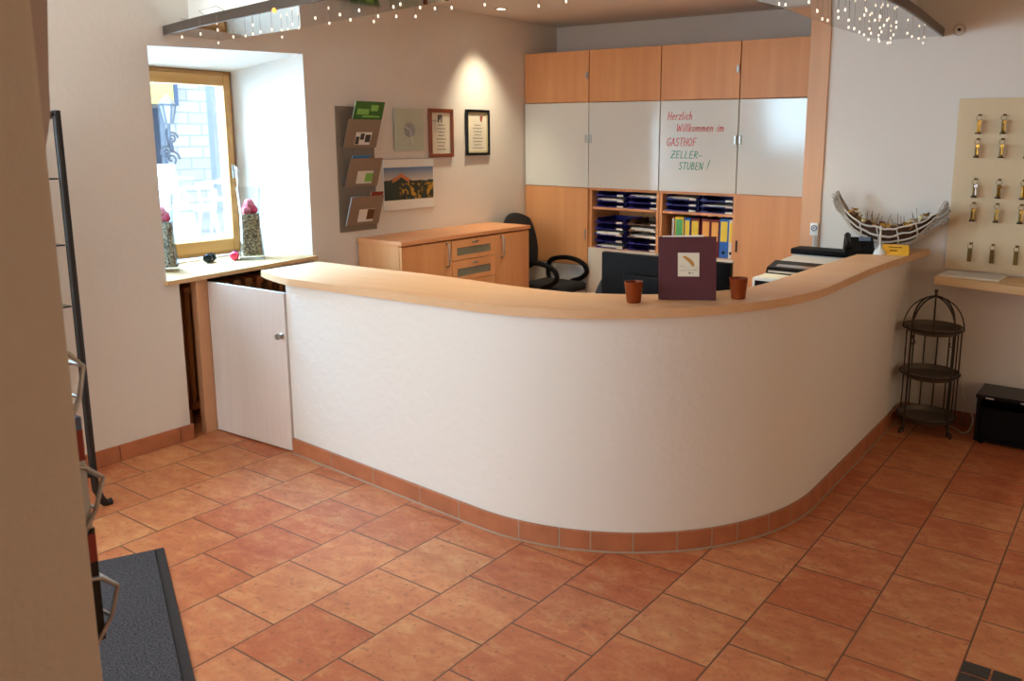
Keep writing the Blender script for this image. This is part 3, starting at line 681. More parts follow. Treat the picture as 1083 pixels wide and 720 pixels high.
# ------------------------------------------------------------------ wall units
WF = 5.52; WT = 2.283
UX = [-4.224, -3.611, -2.998, -2.392, -1.835]
UL = ['tall beech wall unit with white glass door next to the plastered left wall', 'tall beech wall unit whose open shelves hold only letter trays',
      'tall beech wall unit with handwriting on its white glass door', 'tall beech wall unit with closed lower door beside the wooden post']
units = []
def clip(b, x, z, w_=.012, h_=.05): b.box((x-w_, WF-.034, z-h_/2), (x+w_, WF-.0205, z+h_/2), .002)
for i in range(4):
    x0, x1 = UX[i]+.002, UX[i+1]-.002; cx_ = (x0+x1)/2
    t = thing('wall_unit', UL[i], 'cabinet', (0, 0, 0), 0, 'wall units behind the desk'); units.append(t)
    t.location = (cx_, WF, 0); og = Vector((cx_, WF, 0))
    def B(b, lo_, hi_, bev=0): b.box(tuple(Vector(lo_)-og), tuple(Vector(hi_)-og), bev)
    b = MB(); th = .022
    B(b, (x0, WF, 0), (x0+th, YB-.01, WT)); B(b, (x1-th, WF, 0), (x1, YB-.01, WT)); B(b, (x0+th, WF, WT-.02), (x1-th, YB-.01, WT)); B(b, (x0+th, YB-.018, 0), (x1-th, YB-.01, WT-.02))
    for z in (.04, .80, 1.262, 1.90): B(b, (x0+th, WF, z-.02), (x1-th, YB-.018, z))
    b.build('carcass', 'cabinet', t)
    b = MB(); B(b, (x0+.002, WF-.020, 1.905), (x1-.002, WF-.0005, WT), .0015); up = b.build('upper_door', 'cabinet', t)
    b = MB(); B(b, (x0+.002, WF-.020, 1.262), (x1-.002, WF-.0005, 1.900), .002); gd = b.build('glass_door', 'white_glass', t)
    if i in (0, 1, 2, 3):
        hx = {0: x1-.016, 1: x0+.016, 2: x1-.016, 3: x0+.016}[i]
        b = MB(); b.box((hx-cx_-.008, -.034, 1.63-.03), (hx-cx_+.008, -.0205, 1.63+.03), .002); b.build('grip', 'steel', gd)
    if i in (0, 2):
        b = MB(); b.box((x1-cx_-.022, -.034, 2.10-.024), (x1-cx_-.004, -.0205, 2.10+.024), .002); b.build('grip', 'steel', up)
    if i in (0, 3):
        b = MB(); B(b, (x0+.002, WF-.020, .655 if i == 0 else .06), (x1-.002, WF-.0005, 1.256), .0015); ld = b.build('lower_door', 'cabinet', t)
        b = MB(); gx = (x1-.02 if i == 0 else x0+.02)-cx_; b.box((gx-.005, -.030, .86), (gx+.005, -.0205, .94), .002); b.build('grip', 'steel' if i == 0 else 'felt', ld)
        if i == 0:
            b = MB(); B(b, (x0+.002, WF-.020, .06), (x1-.002, WF-.0005, .648), .002); b.build('base_panel', 'white', t)
    else:
        z_ = 1.115
        b = MB(); B(b, (x0+.0225, WF+.008, z_-.018), (x1-.0225, YB-.02, z_)); b.build('shelf', 'cabinet_h', t)
        zt_ = .799
        b = MB(); B(b, (x0+.002, WF-.020, .06), (x1-.002, WF-.0005, zt_), .002); b.build('base_panel', plain('cream_panel', lin(226, 220, 204), .4, var=.01), t)

# handwriting on the third unit's white door
G = {'H': (.62, [[(0.05, 0), (.12, 1)], [(.5, 0), (.58, 1)], [(.08, .5), (.55, .52)]]), 'e': (.48, [[(.05, .3), (.4, .36), (.38, .55), (.2, .6), (.06, .4), (.08, .12), (.25, 0), (.42, .1)]]),
 'r': (.40, [[(.08, 0), (.1, .58)], [(.1, .38), (.22, .56), (.38, .55)]]), 'z': (.44, [[(.06, .56), (.4, .58), (.05, .02), (.42, .02)]]), 'l': (.22, [[(.1, 1), (.08, .1), (.18, 0)]]),
 'i': (.2, [[(.1, .55), (.08, 0)], [(.12, .78), (.13, .84)]]), 'c': (.42, [[(.38, .5), (.2, .6), (.05, .3), (.18, .02), (.38, .1)]]), 'h': (.46, [[(.1, 1), (.06, 0)], [(.08, .36), (.24, .56), (.38, .46), (.38, 0)]]),
 'W': (.85, [[(.05, 1), (.2, 0), (.42, .75), (.58, 0), (.82, 1)]]), 'k': (.44, [[(.1, 1), (.06, 0)], [(.4, .58), (.09, .28), (.4, 0)]]), 'o': (.44, [[(.22, .58), (.06, .4), (.08, .1), (.24, 0), (.4, .2), (.38, .48), (.22, .58)]]),
 'm': (.66, [[(.06, 0), (.08, .56)], [(.08, .38), (.2, .56), (.32, .48), (.32, 0)], [(.32, .38), (.46, .56), (.58, .48), (.58, 0)]]), 'n': (.46, [[(.06, 0), (.08, .56)], [(.08, .38), (.24, .56), (.38, .46), (.38, 0)]]),
 'G': (.66, [[(.58, .85), (.4, 1), (.15, .85), (.04, .45), (.16, .08), (.4, 0), (.58, .14), (.58, .42), (.36, .42)]]), 'A': (.62, [[(.03, 0), (.3, 1), (.58, 0)], [(.14, .36), (.48, .36)]]),
 'S': (.56, [[(.5, .85), (.3, 1), (.1, .86), (.14, .6), (.42, .42), (.46, .14), (.24, 0), (.04, .14)]]), 'T': (.56, [[(.02, 1), (.56, .98)], [(.3, .98), (.26, 0)]]), 'O': (.66, [[(.32, 1), (.08, .75), (.06, .25), (.3, 0), (.56, .25), (.58, .75), (.32, 1)]]),
 'F': (.52, [[(.1, 0), (.12, 1), (.5, 1)], [(.11, .52), (.42, .52)]]), 'Z': (.58, [[(.04, .98), (.52, 1), (.04, .02), (.56, .02)], [(.14, .5), (.44, .5)]]), 'E': (.52, [[(.48, .98), (.1, 1), (.08, 0), (.48, .02)], [(.1, .52), (.4, .52)]]),
 'L': (.5, [[(.1, 1), (.08, 0), (.46, .02)]]), 'R': (.58, [[(.08, 0), (.12, 1), (.42, .9), (.44, .62), (.12, .5), (.54, 0)]]), 'U': (.6, [[(.06, 1), (.08, .2), (.28, 0), (.5, .2), (.54, 1)]]), 'B': (.56, [[(.08, 0), (.1, 1), (.38, .92), (.4, .64), (.12, .54), (.46, .42), (.48, .12), (.08, 0)]]),
 'N': (.62, [[(.06, 0), (.1, 1), (.5, 0), (.56, 1)]]), '!': (.24, [[(.16, 1.25), (.1, .28)], [(.08, .04), (.09, .1)]]), ' ': (.42, []), '-': (.4, [[(.05, .35), (.36, .38)]])}
def write(b, s, x0, x1, z, h, slant=.16):
    wd = sum(G[c][0]+.1 for c in s); kx = (x1-x0)/(wd*h); x = 0
    for c in s:
        g, st = G[c]
        for pl in st:
            pts = [(x0+(x+px+py*slant)*h*kx-units[2].location.x, z+py*h) for px, py in pl]
            for (ax, az), (cx2, cz2) in zip(pts, pts[1:]):
                d = Vector((cx2-ax, 0, cz2-az)); l = d.length; d.normalize(); n = Vector((-d.z, 0, d.x))*.0027; e = d*.002
                A = Vector((ax, -.0206, az))-e; C = Vector((cx2, -.0206, cz2))+e
                b.hexa([A-n, C-n, C+n, A+n], [p+Vector((0, -.0008, 0)) for p in (A-n, C-n, C+n, A+n)])
        x += g+.1
gdoor = [c for c in units[2].children if c.name.startswith('glass_door')][0]
b = MB(); write(b, 'Herzlich', -2.938, -2.740, 1.768, .055); write(b, 'Willkommen im', -2.865, -2.495, 1.686, .052); write(b, 'GASTHOF', -2.940, -2.705, 1.585, .055)
b.build('red_handwriting', 'red_pen', gdoor)
b = MB(); write(b, 'ZELLER-', -2.905, -2.655, 1.500, .048); write(b, 'STUBEN', -2.838, -2.645, 1.420, .05); write(b, '!', -2.625, -2.595, 1.420, .055)
b.build('green_handwriting', 'green_pen', gdoor)

# ------------------------------------------------------------------ letter trays, papers, binders in the open shelves
def make_tray(mat_, w_=.25):
    t = thing('letter_tray', '', 'letter tray', (0, 0, 0))
    b = MB(); d = .31
    b.box((-w_/2, 0, 0), (w_/2, d, .003)); b.box((-w_/2, .03, .003), (-w_/2+.004, d, .034)); b.box((w_/2-.004, .03, .003), (w_/2, d, .034)); b.box((-w_/2+.004, d-.004, .003), (w_/2-.004, d, .034))
    b.box((-w_/2, 0, .003), (-w_/2+.055, .004, .014)); b.box((w_/2-.055, 0, .003), (w_/2, .004, .014)); b.box((-w_/2+.055, 0, .0031), (w_/2-.055, .004, .007))
    for x in (-w_/2+.002, w_/2-.006):
        for y in (.05, d-.02): b.box((x, y, .034), (x+.004, y+.015, .0395))
    b.build('tray', mat_, t)
    b = MB(); b.box((w_/2-.058, -.0016, .001), (w_/2-.004, -.0004, .015)); b.build('label_tag', 'paper', t)
    return t
TR = {'navy': make_tray('navy'), 'smoky brown': make_tray('smoke')}
first = {'navy': True, 'smoky brown': True}
ORD = ['topmost', 'second from top', 'third from top', 'fourth from top', 'fifth from top']
def stack(x, z0, step, kinds, col, where, papers):
    n = len(kinds)
    for i, kd in enumerate(kinds):       # listed bottom to top
        loc = (x+random.uniform(-.004, .004), WF+.014+random.uniform(0, .01), z0+.0005+step*i)
        lab = '%s letter tray, %s of %s stack, %s' % (kd, ORD[n-1-i], col, where)
        if first[kd]: o = TR[kd]; o.location = loc; o['label'] = lab; first[kd] = False
        else: o = dup(TR[kd], loc, None, lab)
        o['group'] = 'letter trays in the open shelves'
        if i in papers:
            p = thing('paper_pile', 'papers in letter tray %s of %s stack, %s' % (ORD[n-1-i], col, where), 'papers', (loc[0], loc[1]+.012, loc[2]+.0072), 0, 'papers in the letter trays')
            b = MB(); hh = papers[i]; nl = 4; z = 0
            for q in range(nl):
                ox = random.uniform(-.012, .004); oy = random.uniform(-.014, .004)
                b.box((-.105+ox, oy, z), (.100+ox, .27+oy, z+hh/nl)); z += hh/nl+.0002
            b.build('sheets', random.choice(['paper', 'paper', 'cream']), p)
N_, S_ = 'navy', 'smoky brown'
c1, c2 = -3.442, -3.148
stack(c1, 1.115, .0415, [N_, N_, N_], 'left', 'upper shelf left of the binders', {1: .016})
stack(c2, 1.115, .0315 if False else .0415, [N_, N_, N_], 'right', 'upper shelf left of the binders', {2: .012})
stack(c1, .80, .048, [N_, N_, N_, N_, N_], 'left', 'lower shelf left of the binders', {0: .014, 2: .022})
stack(c2, .80, .048, [N_, N_, S_, S_, S_], 'right', 'lower shelf left of the binders', {2: .014, 3: .02})
c1, c2 = -2.830, -2.548
stack(c1, 1.115, .0415, [N_, N_, N_], 'left', 'shelf above the binders', {2: .012})
stack(c2, 1.115, .0415, [N_, N_, N_], 'right', 'shelf above the binders', {1: .008})
def binder(x0, x1, h, m, lm, label, hole=True, lab=(.12, .88, .42, .93), tilt=0):
    w_ = x1-x0; d = .27
    t = thing('ring_binder', label, 'binder', ((x0+x1)/2, WF+.035, .8005), 0, 'ring binders on the shelf')
    b = MB(); b.box((-w_/2, 0, 0), (w_/2, .003, h)); b.box((-w_/2, .003, 0), (-w_/2+.0025, d, h)); b.box((w_/2-.0025, .003, 0), (w_/2, d, h)); b.build('cover', m, t, bevel=.0008)
    b = MB(); b.box((-w_/2+.005, .02, .006), (w_/2-.005, d-.01, h-.02)); b.build('pages', 'paper', t)
    if lm:
        b = MB(); b.box((-w_/2+w_*lab[0], -.001, h*lab[2]), (-w_/2+w_*lab[1], -.0001, h*lab[3])); b.build('spine_label', lm, t)
    if hole:
        b = MB(); b.rod((0, -.0012, h*.14), (0, -.0001, h*.14), min(.011, w_*.3), n=16); b.build('finger_hole', 'black', t)
binder(-2.906, -2.889, .262, 'offwhite', None, 'thin grey-white folder at the end of the binder row', False)
binder(-2.881, -2.811, .275, 'yellow', 'green_label', 'yellow ring binder with a green spine label')
binder(-2.806, -2.759, .272, 'blue', 'yellow_label', 'narrow blue ring binder with a yellow label beside the yellow binder')
binder(-2.753, -2.685, .270, 'dark_red', 'yellow_label', 'dark red ring binder with a yellow label')
binder(-2.668, -2.600, .272, 'dark_red', 'orange_label', 'dark red ring binder with an orange label next to the yellow labelled red one')
binder(-2.596, -2.530, .270, 'dark_red', 'orange_label', 'dark red ring binder with an orange label next to the wide blue binder')
binder(-2.526, -2.459, .280, 'blue', 'yellow_label', 'wide blue ring binder with yellow label and dark finger hole')
binder(-2.455, -2.419, .275, 'white', 'yellow_label', 'white ring binder with yellow label at the row end by the wooden door')

# ------------------------------------------------------------------ desk behind the counter with monitor, printer ...
t = thing('office_desk', 'beech office desk hidden behind the reception counter', 'desk', (-2.3, 3.6, 0))
dk_ = [(-3.2, 3.26), (-2.4, 3.10), (-2.0, 3.08), (-1.60, 3.25), (-1.45, 3.6), (-1.44, 5.16), (-1.95, 5.16), (-1.95, 3.92), (-2.25, 3.72), (-3.2, 3.78)]
b = MB(); b.prism([(x+2.3, y-3.6) for x, y in dk_], .712, .74); b.build('desktop', 'cabinet_h', t)
for x, y in ((-3.15, 3.31), (-3.15, 3.72), (-1.55, 3.55), (-1.5, 5.1), (-1.9, 5.1), (-2.05, 3.70)):
    b = MB(); b.rod((x+2.3, y-3.6, 0), (x+2.3, y-3.6, .712), .022); b.build('leg', 'steel', t, smooth=40)
t = thing('computer_monitor', 'large black computer monitor seen from behind the maroon folder', 'monitor', (-1.80, 3.38, .7405))
b = MB(); b.box((-.325, -.022, .005), (.325, .012, .372), .006); b.build('screen_case', 'black', t, smooth=40)
b = MB(); b.box((-.19, -.058, .03), (.19, -.0225, .285), .012); b.build('rear_housing', 'black', t, smooth=40)
b = MB(); b.box((-.31, .0122, .02), (.31, .0135, .357)); b.build('screen', 'gloss_black', t)
b = MB(); b.lathe([(0, 0), (.11, 0), (.11, .006), (.03, .012), (.02, .018)], n=24); b.rod((0, -.035, .01), (0, -.035, .06), .025); b.build('stand', 'black', t, smooth=40)
t = thing('inkjet_printer', 'white and black printer on the desk behind the right end of the counter', 'printer', (-1.585, 4.62, .7405))
b = MB(); b.box((-.175, -.31, 0), (.175, .31, .160), .010); b.hexa([(-.170, -.02, .1605), (.170, -.02, .1605), (.170, .305, .1605), (-.170, .305, .1605)], [(-.170, .0, .205), (.170, .0, .205), (.170, .305, .212), (-.170, .305, .212)]); b.build('body', 'offwhite', t, smooth=40)
b = MB(); b.box((-.158, -.3115, .040), (.158, -.3102, .145)); b.build('paper_slot', 'black', t)
b = MB(); b.hexa([(-.165, -.15, .1605), (.165, -.15, .1605), (.165, -.022, .1605), (-.165, -.022, .1605)], [(-.165, -.13, .196), (.165, -.13, .196), (.165, -.004, .222), (-.165, -.004, .222)]); b.build('control_panel', 'gloss_black', t, bevel=.006)
b = MB(); b.hexa([(-.12, -.115, .1995), (.10, -.115, .1995), (.10, -.075, .2075), (-.12, -.075, .2075)], [(-.12, -.115, .2015), (.10, -.115, .2015), (.10, -.075, .2095), (-.12, -.075, .2095)]); b.build('display_strip', 'chrome', t)
b = MB(); b.box((-.15, -.145, .168), (.15, -.138, .180)); b.build('output_slot', 'chrome', t)
b = MB(); b.box((-.15, -.30, .1603), (.15, -.17, .166)); b.build('output_tray', 'cream', t)
t = thing('document_scanner', 'pale document scanner with black lid behind the white printer', 'scanner', (-1.62, 5.06, .7405))
b = MB(); b.box((-.17, -.075, 0), (.17, .075, .212), .010); b.build('housing', 'offwhite', t, smooth=40)
b = MB(); b.box((-.15, -.0765, .10), (.15, -.0752, .14)); b.build('feed_slot', 'black', t)
b = MB(); b.box((-.175, -.08, .2125), (.175, .08, .246), .008); b.build('lid', 'black', t, smooth=40)

# office chairs
def office_chair(loc, rz, seat, label, bk=.375):
    t = thing('office_chair', label, 'chair', loc, rz, 'office chairs')
    z = seat
    b = MB(); vs = b.box((-.24, -.195, z-.07), (.16, .195, z), .03); b.build('seat', 'fabric', t, smooth=60)
    b = MB(); n = 14; m = 14
    hh, hw, zc = (.23, .205, z+.285)
    F = []; Bk = []
    for i in range(m+1):
        r_ = [] ; k_ = []
        for j in range(n+1):
            u = -1+2*j/n; v = -1+2*i/m
            # squircle outline
            x_ = u*math.sqrt(max(0, 1-v*v*.40)); y_ = v*math.sqrt(max(0, 1-u*u*.40))
            bulge = .030*(1-max(abs(u), abs(v))**4); bend = .035*u*u
            xx = -bk-.06*v*.6+bend
            r_.append(b.bm.verts.new((xx+.005+bulge, x_*hw, zc+y_*hh))); k_.append(b.bm.verts.new((xx-.005-bulge*.7, x_*hw, zc+y_*hh)))
        F.append(r_); Bk.append(k_)
    for i in range(m):
        for j in range(n):
            b.bm.faces.new((F[i][j], F[i][j+1], F[i+1][j+1], F[i+1][j])); b.bm.faces.new((Bk[i][j], Bk[i+1][j], Bk[i+1][j+1], Bk[i][j+1]))
    for j in range(n):
        b.bm.faces.new((F[0][j], Bk[0][j], Bk[0][j+1], F[0][j+1])); b.bm.faces.new((F[m][j], F[m][j+1], Bk[m][j+1], Bk[m][j]))
    for i in range(m):
        b.bm.faces.new((F[i][0], F[i+1][0], Bk[i+1][0], Bk[i][0])); b.bm.faces.new((F[i][n], Bk[i][n], Bk[i+1][n], F[i+1][n]))
    b.build('backrest', 'fabric', t, smooth=70)
    b = MB(); b.tube(catmull([(-.05, 0, z-.085), (-bk+.015, 0, z-.085), (-bk-.05, 0, z-.03), (-bk-.05, 0, z+.12), (-bk-.033, 0, z+.26)]), .022, 8); b.build('back_support', 'black', t, smooth=60)
    for s in (-1, 1):
        b = MB(); y = s*.199
        P = [(-.18, y*.9, z-.04), (-.22, y, z+.04), (-.20, y, z+.13), (-.10, y, z+.165), (.02, y, z+.165), (.12, y, z+.13), (.15, y, z+.07), (.10, y, z+.02), (.02, y, z-.01), (-.03, y*.9, z-.05)]
        b.tube(catmull(P, 6), .019, 8); b.build('armrest', 'black', t, smooth=60)
    b = MB(); b.rod((0, 0, .09), (0, 0, z-.07), .028, .024, 14); b.box((-.1, -.1, z-.085), (.1, .1, z-.071)); b.build('gas_column', 'black', t, smooth=40)
    b = MB()
    for k in range(5):
        a = 2*PI*k/5+.3; b.rod((.02*math.cos(a), .02*math.sin(a), .11), (.185*math.cos(a), .185*math.sin(a), .075), .024, .016, 8)
    b.rod((0, 0, .075), (0, 0, .135), .045, n=14); b.build('star_base', 'black', t, smooth=40)
    for k in range(5):
        a = 2*PI*k/5+.3; c = (.185*math.cos(a), .185*math.sin(a), .03)
        b = MB(); b.rod((c[0]-.012*math.sin(a), c[1]+.012*math.cos(a), c[2]), (c[0]+.012*math.sin(a), c[1]-.012*math.cos(a), c[2]), .029, n=14); b.rod(c, (c[0], c[1], .075), .008); b.build('caster', 'black', t, smooth=40)
    return t
office_chair((-3.74, 5.258, 0), 0, .54, 'black office chair with loop armrests between sideboard and wall units')
office_chair((-2.50, 4.02, 0), -PI/2+.1, .35, 'black office chair mostly hidden behind the computer monitor', .25)

# ------------------------------------------------------------------ things on the countertop
def on_top(x, y): return (x, y, zt(x)+.0008)
TILT = math.atan(.032)
def cup(x, y, label):
    t = thing('tealight_cup', label, 'tealight cup', on_top(x, y), 0, 'amber tealight cups'); t.rotation_euler = (0, -TILT, 0)
    b = MB(); b.lathe([(0, 0), (.027, 0), (.0285, .003), (.0375, .084), (.0350, .084), (.0262, .014), (0, .012)], n=36); b.build('glass', 'amber', t, smooth=50)
    b = MB(); b.lathe([(0, .0125), (.0195, .0125), (.0195, .026), (0, .0265)], n=24); b.build('candle', 'cream', t, smooth=50)
cup(-1.668, 2.880, 'amber glass tealight cup standing on the monitor side of the maroon folder')
cup(-1.340, 3.150, 'amber glass tealight cup standing between maroon folder and printer')
# maroon display folder, propped open like an A
PL, PR = Vector((-1.609, 2.980, 0)), Vector((-1.399, 3.066, 0))
fd = (PR-PL); fw = fd.length; ra = math.atan2(fd.y, fd.x)
t = thing('menu_folder', 'maroon leather folder with feather emblem standing upright on the countertop', 'folder', on_top((PL.x+PR.x)/2, (PL.y+PR.y)/2), ra)
t.rotation_euler = (0, -TILT*.95, ra)
hf = .253
b = MB(); b.box((-fw/2, 0, 0), (fw/2, .004, hf), .0015, Matrix.Rotation(-.06, 3, 'X'), (0, 0, 0)); fc = b.build('front_cover', 'maroon', t)
b = MB(); b.box((-fw/2, .018, 0), (fw/2, .022, hf), .0015, Matrix.Rotation(-.0, 3, 'X'), (0, .02, 0)); b.hexa([(-fw/2, .022, 0), (-fw/2+.004, .022, 0), (-fw/2+.05, .075, 0), (-fw/2+.045, .078, 0)], [(-fw/2, .022, hf), (-fw/2+.004, .022, hf), (-fw/2+.05, .075, hf), (-fw/2+.045, .078, hf)]); b.build('back_cover', 'maroon_dark', t)
b = MB(); b.hexa([(-fw/2-.003, .001, .001), (-fw/2, .001, .001), (-fw/2, .022, .001), (-fw/2-.003, .022, .001)], [(-fw/2-.003, .015, hf-.001), (-fw/2, .015, hf-.001), (-fw/2, .022, hf-.001), (-fw/2-.003, .022, hf-.001)]); b.build('spine', 'maroon_dark', t)
b = MB(); b.hexa([(-fw/2+.004, .0055, .003), (fw/2-.008, .0055, .003), (fw/2-.008, .0175, .003), (-fw/2+.004, .0175, .003)], [(-fw/2+.012, .0175, hf+.004), (fw/2-.05, .0175, hf+.007), (fw/2-.05, .0179, hf+.007), (-fw/2+.012, .0179, hf+.004)]); b.build('pages', 'paper', t)
RX = Matrix.Rotation(-.06, 3, 'X')
def onc(b, pts, d0=-.0004, d1=-.0012):     # extruded outline on the front cover
    b.hexa([tuple(RX @ Vector((x, d0, z))) for x, z in pts], [tuple(RX @ Vector((x, d1, z))) for x, z in pts])
b = MB(); onc(b, [(-.038, .095), (.047, .095), (.047, .190), (-.038, .190)]); lb = b.build('title_label', 'cream', fc)
b = MB()
sp_ = [(-.018, .176), (-.010, .172), (.004, .163), (.016, .152), (.023, .141), (.026, .134)]
wd_ = [.001, .005, .007, .0075, .006, .001]
for i in range(5):
    (xa, za), (xb, zb_) = sp_[i], sp_[i+1]; d = Vector((xb-xa, zb_-za)).normalized(); n = Vector((-d.y, d.x))
    onc(b, [(xa+n.x*wd_[i], za+n.y*wd_[i]), (xa-n.x*wd_[i], za-n.y*wd_[i]), (xb-n.x*wd_[i+1], zb_-n.y*wd_[i+1]), (xb+n.x*wd_[i+1], zb_+n.y*wd_[i+1])], -.0013, -.0018)
b.build('feather_emblem', 'leaf_ochre', lb)
b = MB()
sg = [(-.03+.0034*i, .132+.006*math.sin(i*1.7)+.004*math.sin(i*.6)) for i in range(22)]
for (xa, za), (xb, zb_) in zip(sg, sg[1:]): onc(b, [(xa, za), (xb, zb_), (xb, zb_+.0012), (xa, za+.0012)], -.0013, -.0016)
onc(b, [(-.03, .118), (.041, .120), (.041, .1212), (-.03, .1192)], -.0013, -.0016); onc(b, [(.005, .106), (.013, .106), (.013, .112), (.005, .112)], -.0013, -.0016); onc(b, [(.018, .107), (.022, .107), (.022, .110), (.018, .110)], -.0013, -.0016)
b.build('script_lines', 'ink', lb)
# desk phone, pen stand, card
t = thing('desk_phone', 'black desk phone near the wall end of the countertop', 'phone', on_top(-1.352, 4.86), .5); t.rotation_euler = (0, -TILT, .35)
b = MB(); b.hexa([(-.085, -.07, 0), (.085, -.07, 0), (.085, .075, 0), (-.085, .075, 0)], [(-.080, -.066, .018), (.080, -.066, .018), (.078, .065, .085), (-.078, .065, .085)]); b.build('phone_base', 'black', t, bevel=.006)
b = MB(); P = [(-.06, -.045, .044), (-.06, -.03, .058), (-.06, 0, .072), (-.06, .04, .092), (-.06, .058, .096)]; b.tube(catmull(P, 5), .015, 10); b.box((-.078, -.062, .028), (-.042, -.03, .055), .008); b.box((-.078, .036, .074), (-.042, .068, .102), .008); b.build('handset', 'gloss_black', t, smooth=60)
b = MB(); b.hexa([(.0, .020, .0635), (.065, .020, .0635), (.065, .055, .0815), (.0, .055, .0815)], [(.0, .019, .0655), (.065, .019, .0655), (.065, .054, .0835), (.0, .054, .0835)]); b.build('display', 'slate_blue', t)
b = MB()
for i in range(3):
    for j in range(4):
        x = .008+.021*i; y = -.05+.016*j; z = .018+(y+.066)/.131*.067
        b.box((x, y, z-.003), (x+.014, y+.010, z+.004))
b.build('keypad', 'black', t)
t = thing('pen_stand', 'white domed pen stand with upright clear pen beside the black phone', 'pen stand', on_top(-1.232, 4.84)); t.rotation_euler = (0, -TILT, 0)
b = MB(); b.lathe([(0, 0), (.036, 0), (.036, .006), (.030, .018), (.018, .028), (.010, .036), (.0075, .05), (0, .05)], n=28); b.build('stand_base', 'white', t, smooth=50)
b = MB(); b.rod((0, 0, .05), (0.001, 0, .150), .0055, n=12); b.lathe([(.0055, .150), (.004, .158), (0, .16)], n=12); b.build('pen', 'offwhite', t, smooth=50)
t = thing('tent_card', 'amber yellow folded card leaning in front of the twig boat', 'card', on_top(-1.150, 4.87), -.15); t.rotation_euler = (0, -TILT, -.12)
b = MB(); b.hexa([(-.070, -.050, .0), (.085, -.050, .0), (.085, -.048, .0), (-.070, -.048, .0)], [(-.100, .058, .046), (.045, .058, .046), (.045, .060, .046), (-.100, .060, .046)]); b.build('card_front', 'amber_card', t)
b = MB(); b.hexa([(-.100, .074, .0), (.045, .074, .0), (.045, .076, .0), (-.100, .076, .0)], [(-.100, .0605, .046), (.045, .0605, .046), (.045, .0625, .046), (-.100, .0625, .046)]); b.build('card_back', 'amber_card', t)
b = MB()
for (v, u0, u1) in ((.72, .25, .75), (.4, .3, .6)):
    f = lambda u, v: (-.070-.030*v+(.155-.01*v)*u, -.0503+.108*v, .046*v)
    a0 = f(u0, v); a1 = f(u1, v); a2 = f(u1, v+.06); a3 = f(u0, v+.06); b.hexa([a0, a1, a2, a3], [(p[0], p[1]-.0006, p[2]+.0014) for p in (a0, a1, a2, a3)])
b.build('print', 'leaf_brown', t)
# twig boat
t = thing('twig_boat', 'boat shaped basket of pale twigs filled with dried leaves on the counter end', 'basket', (-1.257, 5.085, 1.0142))
random.seed(11)
def hull(s, phi, ex=0):
    a = abs(s); w_ = .085*(1-min(1, a)**2.2)+.010; keel = .012+.205*a**2.3; rim = .125+.125*a**2.1
    x = .295*s; y = -w_*math.cos(phi)*.9; z = keel+(rim-keel)*(1-math.sin(phi))
    return (x, y, z)
b = MB()
for k in range(9):
    phi = PI*(k/8)
    pts = []
    for i in range(23):
        s = -1.0+2.0*i/22; p = hull(s, phi); pts.append((p[0]+random.uniform(-.003, .003), p[1]+random.uniform(-.003, .003), p[2]+random.uniform(-.004, .004)+.004*math.sin(i*.9+k)))
    b.tube(pts, .0062, 6, taper=[.0035+.0035*(1-abs(-1+2*i/22)) for i in range(23)])
for s in (-.5, -.15, .22, .55):
    b.tube([hull(s+.04*math.sin(i), PI*i/8) for i in range(9)], .0045, 6)
b.build('hull_twigs', 'twig', t, smooth=60)
for sd in (-1, 1):
    b = MB()
    for k in range(34):
        a0 = Vector(hull(sd*random.uniform(.68, .9), random.uniform(0, PI)))
        e = Vector((sd*random.uniform(.285, .335), random.uniform(-.035, .03), random.uniform(.235, .325 if sd < 0 else .30)))
        if sd > 0: a_ = random.uniform(-.35, .75); e = Vector((.225+.10*math.cos(a_), random.uniform(-.04, .03), .195+.115*math.sin(a_)+.02))
        mid = (a0+e)/2+Vector((random.uniform(-.015, .015), random.uniform(-.012, .012), random.uniform(-.02, .01)))
        b.tube([a0, mid, e], .003, 5, taper=[.0046, .004, .0026])
    b.build('twig_bundle', 'twig_grey', t, smooth=60)
b = MB(); rows = []
for i in range(21):
    s = -.86+1.72*i/20; row = []
    for k in range(9):
        p = Vector(hull(s, PI*k/8)); c = Vector((p.x, 0, .5*(hull(s, 0)[2]+hull(s, PI/2)[2])+.02)); row.append(b.bm.verts.new(c+(p-c)*.86+Vector((0, 0, .006))))
    rows.append(row)
for A, B2 in zip(rows, rows[1:]):
    for k in range(8): b.bm.faces.new((A[k], A[k+1], B2[k+1], B2[k]))
    b.bm.faces.new((A[8], A[0], B2[0], B2[8]))
b.bm.faces.new(rows[0]); b.bm.faces.new(rows[-1][::-1])
b.build('bark_lining', plain('dark_bark', lin(70, 44, 26), .95, var=.4, scale=60, bump=.6), t, smooth=60)
